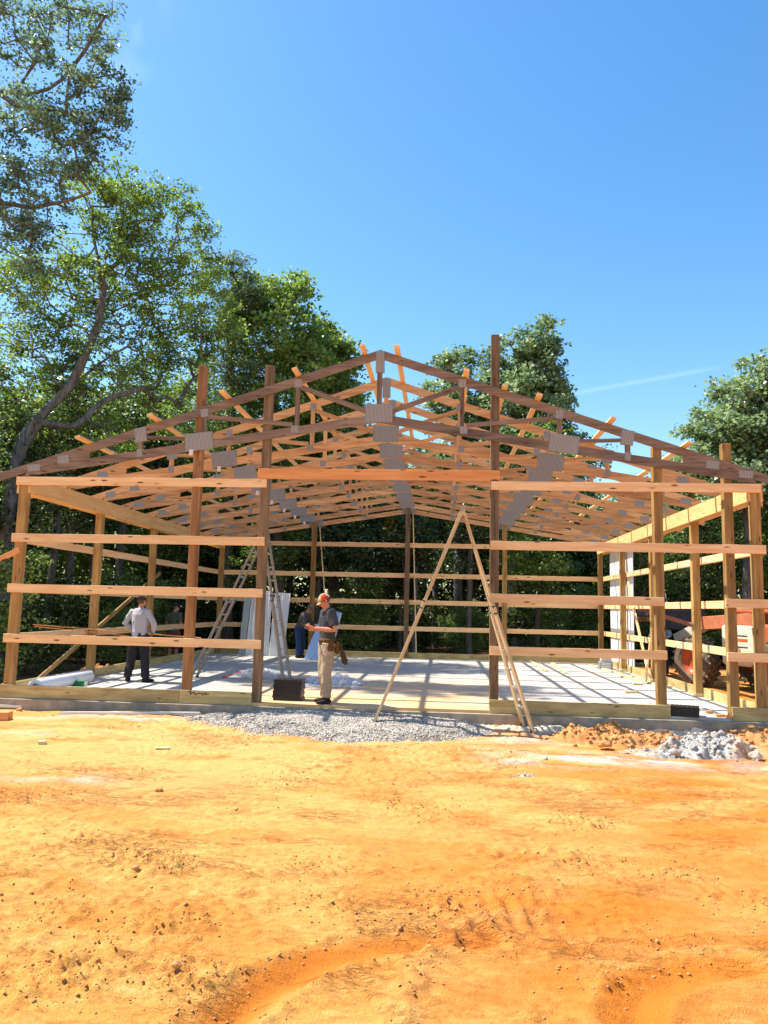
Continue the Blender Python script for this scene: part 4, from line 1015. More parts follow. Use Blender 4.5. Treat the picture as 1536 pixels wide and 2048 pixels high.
# undershirt / rag stripe highlights: pale towel over chest
# 2. plaid man, back view
person('person in pale plaid long-sleeved shirt and dark trousers seen from behind inside the left bay', (1.22, 2.62, 0), (.12, .99),
    dict(elL=(-.33, -.02, 1.20), elR=(.31, .0, 1.20), wrL=(-.20, .20, 1.03), wrR=(.23, .16, 1.02), ankL=(-.20, 0, .09), ankR=(.17, .02, .09), kneeL=(-.16, .02, .5), kneeR=(.13, .03, .5), toeL=(-.25, .15, .03), toeR=(.26, .15, .03),
         look=(.35, .9, -.1), hdL=(.5, .8, -.1), hdR=(-.4, .9, -.1), curl=.7, hipL=(-.10, 0, .93), hipR=(.10, 0, .93)),
    dict(shirt=plaid(), long=True, hem=.10, pants=cloth('black_denim', (.028, .026, .03)), boot=BOOT, cap=[cloth('camo_cap', (.06, .055, .04), 60, .7), cloth('dark_camo_cap', (.05, .05, .04), 60, .8)]), vox=.009, H=1.70)
for (a, b, lab) in (((66, 1249), (402, 1276), 'long thin wood strip held at waist height by the man in plaid'), ((70, 1253), (330, 1279), 'second thin strip just under the first one held by the man in plaid')):
    A = at(a[0], a[1], 2.78); Bq = at(b[0], b[1], 2.95); tag(beam('wood_strip', A, Bq, .035, .02, M['beamw']), lab, 'wood strip')
# 3. green T-shirt man outside the left wall
person('person in dark olive T-shirt and navy cap standing beyond the left wall', (-.62, 9.9, gz(-.6, 9.9)-.02), (.35, .94),
    dict(elL=(-.25, -.04, 1.18), elR=(.25, -.02, 1.18), wrL=(-.16, .20, 1.05), wrR=(.20, .22, 1.08), look=(.6, .8, -.1)),
    dict(shirt=cloth('olive_cotton', (.10, .11, .075)), pants=cloth('rust_shorts', (.20, .07, .04)), cuff=.5, boot=BOOT, cap=[cloth('navy_cap', (.02, .025, .05)), cloth('navy_cap_back', (.02, .025, .05))], beard=plain('grey_beard', (.35, .32, .30), .8)), vox=.011, H=1.80)
# 4. stooping man in grey hoodie and jeans
person('person in grey hooded top and blue jeans stooping over panels at the back wall', (2.93, 11.0, 0), (.93, -.3),
    dict(hipL=(-.09, -.04, .90), hipR=(.09, -.04, .90), shL=(-.18, .16, 1.34), shR=(.18, .16, 1.34), neck=(0, .20, 1.40), head=(0, .29, 1.50), look=(0, .8, -.6), elL=(-.22, .26, 1.08), elR=(.24, .26, 1.08), wrL=(-.12, .42, .90), wrR=(.15, .40, .88)),
    dict(shirt=cloth('grey_fleece', (.10, .095, .095)), long=True, hem=.06, pants=cloth('blue_denim', (.03, .055, .13)), boot=BOOT, cap=[cloth('grey_camo_cap', (.16, .15, .13), 60, .7), cloth('grey_camo_cap_back', (.14, .13, .11), 60, .7)]), vox=.011, H=1.76)
# 5. man by the telehandler
p = atz(1322, 1330, -.2); q = at(1322, 1300, 10.2)
person('person in pale blue shirt and dark braces standing behind the orange telehandler', (q.x, 10.2, gz(q.x, 10.2)), (-.5, -.86),
    dict(elL=(-.26, .02, 1.18), elR=(.26, .02, 1.18), wrL=(-.22, .25, 1.10), wrR=(.22, .25, 1.10)),
    dict(shirt=cloth('pale_blue_cotton', (.42, .47, .56)), pants=cloth('dark_work_trousers', (.04, .04, .05)), boot=BOOT, cap=[cloth('red_cap', (.30, .05, .03)), cloth('red_cap_back', (.30, .05, .03))], beard=plain('red_beard', (.28, .10, .04), .8), long=True), vox=.011, H=1.78)

# ------------------------------------------------------------------ telehandler
ORG = plain('orange_paint', (.50, .10, .03), .4, 0, 5, .15); ORD = plain('faded_orange_paint', (.50, .16, .07), .6, 0, 5, .2); CRM = plain('cream_paint', (.62, .57, .45), .5, 0, 5, .12)
DK = plain('dark_steel', (.03, .03, .032), .6, .2, 9, .4); TYR = plain('dusty_tyre', (.15, .115, .075), .9, 0, 14, .5, .5)
tb = Vector((15.15, 6.2, -.22)); tele = empty('telehandler', tb, 'orange and cream telehandler parked outside the right wall with its boom lowered', 'telehandler', rz=.26)
TB = WM[tele.name]
def tbox(name, lo, hi, mat, parent=None, bev=.02):
    lo, hi = Vector(lo), Vector(hi); s = hi-lo
    return link(bpy.data.objects.new(name, boxmesh(name, s.x, s.y, s.z, mat, bev)), TB @ Matrix.Translation((lo+hi)/2), parent or tele)
def tbeam(name, a, b, ty, tz_, mat, parent=None, up=(0, 0, 1)):
    Mx, L = frame(a, b, up); return link(bpy.data.objects.new(name, boxmesh(name, L, ty, tz_, mat, .01)), TB @ Mx, parent or tele)
def wheel(c, rr, w, steer=0):
    C = TB @ Matrix.Translation(Vector(c)) @ Matrix.Rotation(steer, 4, 'Z')
    # rim dish is the wheel mesh; tyre with lugs is its child
    bm = bmesh.new(); seg = 28; prof = [(-w*.42, rr*.55), (-w*.30, rr*.50), (-w*.12, rr*.42), (-w*.12, rr*.2), (-w*.25, rr*.16), (-w*.25, .001)]; rings = []
    for sg in (-1, 1):
        rings = []
        for x, r_ in prof: rings.append([bm.verts.new((x*sg, r_*math.cos(2*PI*i/seg), r_*math.sin(2*PI*i/seg))) for i in range(seg)])
        for a, b in zip(rings[:-1], rings[1:]):
            for i in range(seg): bm.faces.new((a[i], a[(i+1) % seg], b[(i+1) % seg], b[i]))
    wo = meshobj('wheel', finish(bm, 'wheel', ORG, True), C, tele)
    bm = bmesh.new(); prof = [(-w*.42, rr*.54), (-w*.5, rr*.66), (-w*.5, rr*.86), (-w*.40, rr*.93), (w*.40, rr*.93), (w*.5, rr*.86), (w*.5, rr*.66), (w*.42, rr*.54)]; rings = []
    for x, r_ in prof: rings.append([bm.verts.new((x, r_*math.cos(2*PI*i/seg), r_*math.sin(2*PI*i/seg))) for i in range(seg)])
    for a, b in zip(rings, rings[1:]+rings[:1]):
        for i in range(seg): bm.faces.new((a[i], a[(i+1) % seg], b[(i+1) % seg], b[i]))
    for i in range(22):
        for sg in (-1, 1):
            t = 2*PI*(i+(.5 if sg > 0 else 0))/22
            R_ = Matrix.Rotation(t, 4, 'X') @ Matrix.Translation((sg*w*.25, 0, rr*.95)) @ Matrix.Rotation(sg*.6, 4, 'Z')
            bmesh.ops.create_cube(bm, size=1, matrix=R_ @ Matrix.Diagonal((w*.56, rr*.085, rr*.11, 1)))
    bmesh.ops.recalc_face_normals(bm, faces=bm.faces)
    meshobj('tyre', finish(bm, 'tyre', TYR), C, wo); return wo
for c, st in (((-1.0, 2.05, .62), .25), ((.75, 2.05, .62), .25), ((-1.0, -1.0, .62), 0), ((.75, -1.0, .62), 0)): wheel(c, .62, .44, st)
tbox('chassis', (-.62, -2.1, .55), (.40, 2.3, .95), DK)
tbox('axle', (-.9, 1.95, .55), (.7, 2.15, .75), DK); tbox('axle', (-.9, -1.1, .55), (.7, -.9, .75), DK)
hd = tbox('engine_hood', (-.05, -2.1, .96), (.85, .5, 1.55), ORG, bev=.08)
tbox('hood_grille', (.0, -2.13, 1.05), (.8, -2.102, 1.40), DK, hd)
for i in range(5): tbox('vent', (-.068, -1.7+i*.28, 1.15), (-.052, -1.5+i*.28, 1.42), DK, hd, .003)
tbox('counterweight', (-.85, -2.4, .60), (.85, -2.105, 1.12), ORG, bev=.06)
side = tbox('side_panel', (-.98, -.25, .62), (-.66, 1.05, 1.55), CRM, bev=.05)
for i, (z, c) in enumerate(((1.30, DK), (1.18, ORG), (1.04, DK), (.94, DK))): tbox('stripe_decal', (-.984, .05, z), (-.981, .85, z+(.07 if i == 1 else .03)), c, side, 0)
tbox('side_panel', (-.98, -.95, .95), (-.64, -.27, 1.60), ORG, bev=.06)
cab = tbox('cab_floor', (-.60, -.35, 1.16), (-.18, .95, 1.22), DK)
for x in (-.92, -.22):
    for y in (-.32, .90): tbeam('cab_post', (x, y, 1.25), (x+(.0), y*.8+.08, 1.84), .06, .06, DK, cab, up=(0, 1, 0))
tbox('cab_roof', (-.98, -1.6, 1.84), (-.16, .88, 1.93), ORG, bev=.03)
st = tbox('seat', (-.60, -.15, 1.25), (-.25, .30, 1.38), M['black'], cab, .04); tbox('seat_back', (-.58, -.22, 1.38), (-.28, -.10, 1.75), M['black'], st, .04)
tbeam('steering_column', (-.45, .75, 1.25), (-.45, .55, 1.6), .04, .04, DK, cab)
boom = tbeam('boom', (.12, -1.7, 1.85), (-.15, 3.1, 1.55), .30, .34, ORD)
tbeam('boom_extension', (-.13, 2.8, 1.57), (-.35, 4.0, 1.10), .22, .26, CRM, boom)
tbeam('lift_cylinder', (0, -.2, 1.0), (-.05, 1.6, 1.55), .10, .10, DK, boom)
car = tbox('fork_carriage', (-1.0, 4.0, 1.35), (.55, 4.08, 1.95), DK)
for x in (-.75, .25): tbox('fork', (x-.06, 4.09, 1.50), (x+.06, 5.25, 1.55), DK, car, .008)
tbeam('diagonal_strut', (-.55, 2.6, 1.45), (-1.55, 4.4, 2.0), .10, .10, ORD)
# pallet and load of scrap on the forks
pal = empty('pallet', TB @ Vector((-.3, 4.7, 1.56)), 'brown timber pallet raised on the telehandler forks', 'pallet', rz=.26); PB = TB @ Matrix.Translation((-.3, 4.7, 1.56))
def pbox(name, lo, hi, mat, parent): lo, hi = Vector(lo), Vector(hi); s = hi-lo; return link(bpy.data.objects.new(name, boxmesh(name, s.x, s.y, s.z, mat, .004)), PB @ Matrix.Translation((lo+hi)/2), parent)
for x in (-.85, 0, .85): pbox('bearer', (x-.05, -.6, 0), (x+.05, .6, .10), M['post'], pal)
for i in range(7): pbox('slat', (-.95, -.6+i*.175, .101), (.95, -.45+i*.175, .125), M['post'], pal)
r5 = random.Random(4)
for i in range(16):
    a = Vector((r5.uniform(-.8, .8), r5.uniform(-.5, .5), .13)); an = r5.uniform(-.5, .5); ln = r5.uniform(.3, .8); dv = Vector((math.sin(an)*.8, r5.uniform(-.3, .3), .5+r5.random()*.6)).normalized()
    bm = bmesh.new(); p0 = a; rad = r5.uniform(.015, .05)
    for s_ in range(3):
        p1 = p0+dv*ln/3; cyl(bm, p0, p1, rad*(1-s_*.25), rad*(1-(s_+1)*.25), 7); p0 = p1; dv = (dv+Vector((r5.uniform(-.3, .3), r5.uniform(-.3, .3), r5.uniform(-.2, .2)))).normalized()
    o = meshobj('broken_branch', finish(bm, 'broken_branch', M['barkpale'], True), PB); tag(o, 'broken grey branch in the brushwood heaped on the raised pallet', 'branch', 'broken branches on the raised pallet')
bm = bmesh.new(); bmesh.ops.create_icosphere(bm, subdivisions=3, radius=.30)
for v in bm.verts: v.co = Vector((v.co.x*1.0, v.co.y*.8, max(-.12, v.co.z*1.1)))*(1+.45*mnoise.noise(v.co*7))
o = meshobj('tree_stump', finish(bm, 'tree_stump', M['bark'], True), PB @ Matrix.Translation((-.25, 0, .25))); tag(o, 'muddy tree stump sitting on the raised pallet', 'stump')
# small spoil heap behind left wall
heap('clay_heap', -.75, 5.3, .55, .5, .22, M['clod'], 500, .01, .05, 'small orange clay heap outside the left wall in the shade', 'clay heap', 67, M['clod'], .05)

# ------------------------------------------------------------------ trees
def leafmesh(name, C, size, mat, seed, up=.35, narrow=.42):
    rng = np.random.default_rng(seed); n = len(C)
    d = rng.normal(0, 1, (n, 3)); d[:, 2] = d[:, 2]*.6-.25; d /= np.linalg.norm(d, axis=1)[:, None]
    nn = rng.normal(0, 1, (n, 3)); nn[:, 2] = np.abs(nn[:, 2])+up*2; s = np.cross(d, nn); s /= np.linalg.norm(s, axis=1)[:, None]; nn = np.cross(s, d)
    L = (size*rng.uniform(.65, 1.3, n))[:, None]
    a = C-d*L*.5; t = C+d*L*.5-nn*L*.10; l = C+s*L*narrow+nn*L*.10; r = C-s*L*narrow+nn*L*.10
    co = np.stack([a, r, t, l], 1).reshape(-1, 3); f = np.arange(4*n).reshape(n, 4)
    me = bpy.data.meshes.new(name); rawmesh(me, co, f, 4); me.materials.append(mat); return me
def tubes(name, segs, mat, k=6):
    """segs: list of (p0, p1, r0, r1)"""
    n = len(segs); P0 = np.array([s[0] for s in segs]); P1 = np.array([s[1] for s in segs]); R0 = np.array([s[2] for s in segs]); R1 = np.array([s[3] for s in segs])
    d = P1-P0; d /= np.linalg.norm(d, axis=1)[:, None]+1e-9; P1 = P1+d*R1[:, None]*.45; P0 = P0-d*R0[:, None]*.25
    ref = np.where(np.abs(d[:, 2:3]) > .9, np.array([[1., 0, 0]]), np.array([[0, 0, 1.]])); a = np.cross(d, ref); a /= np.linalg.norm(a, axis=1)[:, None]; b = np.cross(d, a)
    th = np.arange(k)*2*PI/k; cs = np.cos(th)[None, :, None]; sn = np.sin(th)[None, :, None]
    q0 = P0[:, None]+(a[:, None]*cs+b[:, None]*sn)*R0[:, None, None]; q1 = P1[:, None]+(a[:, None]*cs+b[:, None]*sn)*R1[:, None, None]
    co = np.concatenate([q0, q1], 1).reshape(-1, 3); i = np.arange(k); j = (i+1) % k
    f = np.stack([i, j, j+k, i+k], -1)[None]+(np.arange(n)*2*k)[:, None, None]
    me = bpy.data.meshes.new(name); rawmesh(me, co, f.reshape(-1, 4), 4); me.materials.append(mat)
    me.polygons.foreach_set('use_smooth', np.ones(n*k, bool)); return me
def grow(trunk, rtrunk, targets, seed, limbs=(), rtip=.010, wig=.10):
    """skeleton from the trunk polyline (and extra limb polylines) to every cluster centre -> segments"""
    rng = np.random.default_rng(seed); N = []; par = []; cnt = []
    def add(p, pa): N.append(np.array(p, float)); par.append(pa); return len(N)-1
    def poly(pts, pa):
        P_ = [np.array(q, float) for q in pts]; P_ = [2*P_[0]-P_[1]]+P_+[2*P_[-1]-P_[-2]]; cr = [P_[1]]
        for i in range(1, len(P_)-2):
            for t in (.33, .67, 1.0):
                a, b, c, d = P_[i-1], P_[i], P_[i+1], P_[i+2]
                cr.append(.5*((2*b)+(-a+c)*t+(2*a-5*b+4*c-d)*t*t+(-a+3*b-3*c+d)*t**3))
        for p in cr[1:]: pa = add(p+rng.normal(0, .03, 3), pa)
        return pa
    def poly_old(pts, pa):
        for p0, p1 in zip(pts[:-1], pts[1:]):
            m = 3
            for q in range(1, m+1):
                pp = np.array(p0)+(np.array(p1)-np.array(p0))*q/m+(rng.normal(0, .04, 3) if q < m else 0); pa = add(pp, pa)
        return pa
    r = add(trunk[0], -1); poly(trunk, r); ids = []
    for lb in limbs:
        A = np.array(N); k0 = int(np.argmin(np.linalg.norm(A-np.array(lb[0]), axis=1))); poly([N[k0]]+list(lb[1:]), k0)
    tg = list(targets); base = np.array(trunk[-1]); tg.sort(key=lambda c: min(np.linalg.norm(np.array(c)-n_) for n_ in (N[::4] if len(N) > 8 else N)))
    lf = []; nt = len(N)
    for c in tg:
        A = np.array(N); c = np.array(c); v = c-A; dist = np.linalg.norm(v, axis=1)
        cost = dist+np.where(v[:, 2] < 0, -v[:, 2]*.8, 0)
        k0 = int(np.argmin(cost)); p = N[k0]; L = dist[k0]; m = max(1, int(L/.45)); pa = k0
        for q in range(1, m+1):
            t = q/m; pp = p+(c-p)*t+np.array([0, 0, .18*L*math.sin(PI*t)*(.5)])+(rng.normal(0, wig*L/m, 3) if q < m else 0); pa = add(pp, pa)
        lf.append(pa)
    cnt = np.zeros(len(N))
    for i in lf: cnt[i] += 1
    for i in range(len(N)-1, 0, -1): cnt[par[i]] += max(cnt[i], .3)
    tot = max(cnt[0], 1); R = rtip+(rtrunk-rtip)*(cnt/tot)**.66
    R = np.minimum(R, rtrunk); R[0] = rtrunk*1.35
    return [(N[par[i]], N[i], max(R[par[i]]*(.98 if par[i] else 1), R[i]) if cnt[i] > .6*cnt[par[i]] else R[i]*1.1, R[i]) for i in range(1, len(N))]
def incrown(rng, E, n):
    """n points in a union of ellipsoids (cx,cy,cz,rx,ry,rz), more toward the outside"""
    E = np.array(E, float); w = np.prod(E[:, 3:], axis=1)**.8; w /= w.sum(); k = rng.choice(len(E), n, p=w)
    d = rng.normal(0, 1, (n, 3)); d /= np.linalg.norm(d, axis=1)[:, None]; r = rng.uniform(.12, 1, n)**.5
    return E[k, :3]+d*E[k, 3:]*r[:, None]
def leaves_at(rng, cl, per, rad, flat=.6):
    cl = np.asarray(cl); n = len(cl); c = np.repeat(cl, per, 0); s = rng.uniform(.5, 1.35, n); s = np.repeat(s, per)[:, None]
    g = rng.normal(0, 1, (n*per, 3)); g /= np.linalg.norm(g, axis=1)[:, None]; g *= rng.uniform(0, 1, (n*per, 1))**.45
    return c+g*np.array([rad, rad, rad*flat])*s*1.25
def tree(base, trunk, rt, E, ncl, per, rad, leaf, lm, bm_, label, cat='tree', group=None, seed=1, limbs=(), flat=.6, name='tree', narrow=.42, twigs=True):
    rng = np.random.default_rng(seed); b = np.array(base)
    cl = incrown(rng, E, ncl); L = leaves_at(rng, cl, per, rad, flat)
    root = empty(name, base, label, cat, group); Mx = Matrix.Translation(Vector(base))
    segs = grow([np.array(p) for p in trunk], rt, cl, seed, limbs)
    Lr = L.reshape(len(cl), per, 3)
    if twigs:
        for q in range(min(5, per)):
            segs += [(a, a*.25+t_*.75, .006, .003) for a, t_ in zip(cl, Lr[:, q])]
    segs = [(s[0]-b, s[1]-b, s[2], s[3]) for s in segs]
    meshobj('trunk', tubes('trunk', segs, bm_, 7), Mx, root)
    meshobj('crown', leafmesh('crown', L-b, leaf, lm, seed+1, narrow=narrow), Mx, root)
    return root
def E_(px, py, Y, rxp, rzp, ry):
    """crown lobe centred on the ray (px,py) at depth plane Y with radii given as apparent size"""
    c = at(px, py, Y); D = float((np.array(c)-CP)@FW); return (c.x, c.y, c.z, rxp*D/FPX, ry, rzp*D/FPX)
def A3(px, py, Y): return tuple(at(px, py, Y))
# tall oak reaching over the top left corner
tree((-9.5, 6.5, -.3), [(-9.5, 6.5, -.3), (-9.3, 6.3, 5), (-8.6, 6, 10), (-7.4, 5.6, 13.5), A3(-60, 160, 5.3)], .17,
     [E_(20, 60, 5, 100, 100, 1.5), E_(150, 30, 5, 85, 75, 1.4), E_(60, 260, 5, 120, 110, 1.4), E_(190, 180, 5, 70, 70, 1.2), E_(235, 190, 5, 28, 60, .8), E_(150, 285, 5, 60, 80, 1.2), E_(225, 250, 5, 26, 45, .7), E_(40, 400, 5.4, 95, 90, 1.6), E_(60, 500, 5.4, 60, 45, 1.2), E_(-90, 150, 6, 90, 160, 1.5)],
     430, 46, .28, .105, M['leafA'], M['bark'], 'tall oak with silvery leaves arching over the top left corner of the view', seed=3,
     limbs=[[A3(-60, 160, 5.3), A3(60, 190, 5), A3(150, 130, 5), A3(215, 30, 5)], [A3(-60, 250, 5.3), A3(60, 215, 5.1), A3(170, 230, 5)], [A3(-60, 430, 5.5), A3(60, 410, 5.4), A3(180, 385, 5.3)], [A3(-60, 520, 5.5), A3(50, 470, 5.4), A3(90, 440, 5.3)]], narrow=.30)
# leaning oak behind the left wall
b0 = at(8, 1352, 7.0)
tree((b0.x, b0.y, -.3), [(b0.x, b0.y, -.3), A3(12, 1200, 7), A3(18, 1060, 7), A3(30, 930, 7.1), A3(75, 845, 7.2), A3(140, 775, 7.4)], .185,
     [E_(215, 400, 9, 85, 80, 1.4), E_(270, 430, 9, 55, 70, 1.2), E_(340, 420, 9.5, 60, 60, 1.2), E_(380, 480, 10, 45, 70, 1.2), E_(230, 540, 9, 130, 110, 1.8), E_(110, 600, 8.5, 110, 90, 1.8), E_(340, 600, 10, 90, 100, 1.6), E_(415, 540, 10.5, 42, 60, 1.1), E_(430, 640, 11, 55, 70, 1.4), E_(60, 740, 8, 110, 120, 2), E_(230, 720, 9, 130, 110, 2), E_(370, 760, 11, 90, 130, 2.0), E_(130, 880, 9, 150, 70, 2), E_(40, 560, 8, 60, 60, 1.5)],
     1080, 42, .33, .11, M['leafB'], M['bark'], 'leaning oak with pale twisting limbs rising behind the left wall', seed=5,
     limbs=[[A3(140, 775, 7.4), A3(200, 640, 7.8), A3(200, 545, 8.2), A3(185, 470, 8.5)], [A3(200, 560, 8.2), A3(240, 520, 8.6), A3(275, 440, 9)], [A3(75, 845, 7.2), A3(170, 750, 7.8), A3(250, 690, 8.5), A3(330, 600, 9.5)], [A3(75, 855, 7.2), A3(150, 850, 7.4), A3(210, 800, 8), A3(320, 765, 9)]], narrow=.30)
# dark pine
b0 = at(455, 1310, 15)
tree((b0.x, b0.y, -.3), [(b0.x, b0.y, -.3), A3(455, 1100, 15), A3(462, 800, 15), A3(468, 500, 15)], .20,
     [E_(465, 540, 15, 36, 50, .9), E_(500, 610, 15, 45, 60, 1.2), E_(470, 640, 15, 50, 70, 1.3), E_(480, 740, 15, 65, 70, 1.6), E_(455, 830, 15, 60, 50, 1.6)], 300, 60, .36, .15, M['leafC'], M['barkdark'],
     'slim dark pine between the leaning oak and the maple', seed=7, narrow=.14, flat=.45)
b0 = at(560, 1310, 16)
tree((b0.x, b0.y, -.3), [(b0.x, b0.y, -.3), A3(555, 1100, 16), A3(548, 880, 16), A3(552, 700, 16)], .22,
     [E_(545, 590, 16, 48, 48, 1.2), E_(500, 600, 16, 40, 55, 1.2), E_(600, 600, 16, 36, 60, 1.1), E_(560, 680, 16, 85, 75, 1.8), E_(620, 720, 16, 50, 70, 1.4), E_(560, 800, 16, 100, 80, 2.0), E_(530, 900, 16, 110, 70, 2)], 560, 42, .40, .15, M['leafD'], M['bark'],
     'broad maple rising behind the left half of the roof', seed=9)
b0 = at(668, 1310, 18)
tree((b0.x, b0.y, -.3), [(b0.x, b0.y, -.3), A3(665, 1100, 18), A3(660, 900, 18), A3(662, 780, 18)], .2,
     [E_(650, 680, 18, 32, 40, 1.1), E_(690, 715, 18, 42, 40, 1.2), E_(650, 780, 18, 60, 60, 1.6), E_(700, 800, 18, 42, 40, 1.3), E_(640, 870, 18, 90, 60, 2), E_(730, 900, 18, 60, 45, 1.4)], 420, 42, .40, .16, M['leafD'], M['barkdark'],
     'dark oak just left of the roof ridge', seed=11)
b0 = at(915, 1300, 20)
tree((b0.x, b0.y, -.3), [(b0.x, b0.y, -.3), A3(915, 1100, 20), A3(912, 900, 20), A3(905, 760, 20)], .2,
     [E_(905, 725, 20, 42, 38, 1.4), E_(895, 790, 20, 48, 50, 1.6), E_(940, 850, 20, 70, 60, 2), E_(880, 930, 20, 70, 40, 2)], 260, 46, .42, .17, M['leafR'], M['bark'],
     'round-topped tree right of the roof ridge', seed=13)
b0 = at(1025, 1305, 19)
tree((b0.x, b0.y, -.3), [(b0.x, b0.y, -.3), A3(1022, 1150, 19), A3(1030, 900, 19), A3(1055, 720, 19)], .26,
     [E_(1075, 675, 19, 38, 42, 1.2), E_(1020, 710, 19, 36, 50, 1.2), E_(1085, 740, 19, 45, 60, 1.4), E_(1030, 790, 19, 75, 60, 1.8), E_(1095, 830, 19, 45, 45, 1.4), E_(1120, 780, 19, 22, 40, 1.0), E_(1130, 880, 19, 34, 35, 1.2), E_(985, 740, 19, 30, 50, 1.0), E_(1040, 890, 19, 80, 55, 2.0)], 430, 46, .40, .17, M['leafR'], M['barkpale'],
     'tall poplar with a pale mottled trunk behind the right door post', seed=15)
b0 = at(1500, 1290, 14)
tree((b0.x, b0.y, -.3), [(b0.x, b0.y, -.3), A3(1500, 1150, 14), A3(1510, 980, 14), A3(1520, 850, 14)], .24,
     [E_(1520, 760, 14, 50, 50, 1.2), E_(1465, 800, 14, 50, 50, 1.2), E_(1430, 860, 14, 62, 45, 1.5), E_(1510, 870, 14, 80, 80, 1.8), E_(1390, 925, 14, 45, 38, 1.2), E_(1480, 970, 14, 100, 70, 2.0), E_(1600, 820, 14, 90, 120, 2.2), E_(1350, 975, 15, 50, 30, 1.2)], 700, 42, .38, .145, M['leafR'], M['bark'],
     'sunlit poplar filling the right edge of the view', seed=17)
# small yellowing tree behind the back wall
b0 = at(812, 1300, 16)
tree((b0.x, b0.y, -.3), [(b0.x, b0.y, -.3), A3(808, 1150, 16), A3(796, 1060, 16)], .05, [E_(790, 1055, 16, 16, 26, .5), E_(800, 1078, 16, 32, 10, .6)], 26, 40, .26, .12, M['leafY'], M['barkdark'], 'small yellowing tree behind the middle post of the back wall', seed=19)

# woodland behind: a few kinds, copied
def wood_proto(h, rt, lobes, ncl, per, leaf, lm, bk, seed, lab, grp, cat='tree', name='tree', rad=.5):
    rng = np.random.default_rng(seed); E = [(rng.uniform(-1, 1)*lobes[1]*.5, rng.uniform(-1, 1)*lobes[1]*.5, h*rng.uniform(lobes[0], .95), lobes[1]*rng.uniform(.6, 1), lobes[1]*rng.uniform(.6, 1), h*lobes[2]) for _ in range(6)]
    tr = [(0, 0, 0), (rng.uniform(-.2, .2), 0, h*.35), (rng.uniform(-.4, .4), rng.uniform(-.3, .3), h*.8)]
    return tree((0, 0, 0), tr, rt, E, ncl, per, rad, leaf, lm, bk, lab, cat, grp, seed, name=name)
GRP = 'trees in the dark woods'; LB = 'slender leafy tree in the dark woods behind and beside the barn frame'
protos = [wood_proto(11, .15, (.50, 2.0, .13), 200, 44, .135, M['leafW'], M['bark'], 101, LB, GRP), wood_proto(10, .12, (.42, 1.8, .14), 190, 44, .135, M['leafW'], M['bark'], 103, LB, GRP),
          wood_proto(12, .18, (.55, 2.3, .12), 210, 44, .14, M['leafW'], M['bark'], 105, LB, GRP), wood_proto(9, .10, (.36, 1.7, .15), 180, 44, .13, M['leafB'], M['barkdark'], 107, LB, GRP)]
HT = [11, 10, 12, 9]
SG = 'undergrowth shrubs'; SL = 'leafy undergrowth shrub in the shade at the edge of the woods'
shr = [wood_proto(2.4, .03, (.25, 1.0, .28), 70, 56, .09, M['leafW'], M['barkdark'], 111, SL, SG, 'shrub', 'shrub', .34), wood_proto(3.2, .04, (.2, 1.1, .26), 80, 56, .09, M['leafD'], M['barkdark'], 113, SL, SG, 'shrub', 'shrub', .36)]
rs = random.Random(21); used = [0]*4; usedS = [0]*2
def place(P, used, k, x, y, s, z=-.3):
    Mx = Matrix.Translation((x, y, z)) @ Matrix.Rotation(rs.uniform(0, 6.28), 4, 'Z') @ Matrix.Scale(s, 4)
    if not used[k]:
        used[k] = 1; o = P[k]; old = WM[o.name]; rel = {c.name: old.inverted() @ WM[c.name] for c in o.children}
        o.matrix_basis = Mx; WM[o.name] = Mx
        for c in o.children: WM[c.name] = Mx @ rel[c.name]
        return o
    return copy_tree(P[k], Mx)
def cap_py(px):
    for a, b, v in ((-900, 420, 700), (420, 640, 800), (640, 760, 880), (760, 860, 905), (860, 960, 830), (960, 1130, 800), (1130, 1340, 955), (1340, 1420, 900), (1420, 2600, 820)):
        if a <= px < b: return v
    return 900
cand = []
for i in range(900):
    y = rs.uniform(3, 40); x = rs.uniform(-16, 34)
    if y < 14.8 and -3.6 < x < 17.5: continue
    if y < 14.8 and x > 0 and (y < 12 or x < 17.5): continue
    if any((x-a)**2+(y-b)**2 < (1.5+.03*y)**2 for a, b, _ in cand): continue
    px, py, z = proj((x, y, 0))
    if not -260 < px < 1800: continue
    cand.append((x, y, px))
cand.sort(key=lambda c: c[1]); cand = cand[:135]
for x, y, px in cand:
    k = rs.randrange(4); s = rs.uniform(.85, 1.25)
    hmax = at(px, cap_py(px)+rs.uniform(0, 60), y).z+.2; s = min(s, hmax/(HT[k]*1.08)); s = max(s, .25)
    place(protos, used, k, x, y, s)
sh = []
for i in range(700):
    y = rs.uniform(1.5, 30); x = rs.uniform(-10, 24)
    if -1.9 < x < 17 and y < 13.6: continue
    if x > 0 and y < 12: continue
    if any((x-a)**2+(y-b)**2 < 1.0 for a, b in sh): continue
    if 0 < x < 14 and y < 17 and rs.random() < .6: continue
    px, py, z = proj((x, y, 0))
    if not -150 < px < 1700: continue
    sh.append((x, y)); 
    if len(sh) > 95: break
for x, y in sh: place(shr, usedS, rs.randrange(2), x, y, rs.uniform(.45, .95))
# far woods as one mass
rng = np.random.default_rng(77); n = 1700; ang = rng.uniform(-1.1, 1.15, n); dd = rng.uniform(36, 60, n)
cx = CP[0]+dd*np.sin(ang); cy = CP[1]+dd*np.cos(ang)
top = np.array([at(proj((a, b, 0))[0], cap_py(proj((a, b, 0))[0])+60, b).z if b > 5 else 9 for a, b in zip(cx, cy)])
cz = rng.uniform(0, 1, n)**1.25*np.clip(top, 3, 13)
fw_ = leaves_at(rng, np.stack([cx, cy, cz], -1), 60, 1.35, .7)
tag(meshobj('far_woods', leafmesh('far_woods', fw_, .34, M['leafW'], 78)), 'dense far woods closing the view behind the nearer trees', 'woods', kind='stuff')

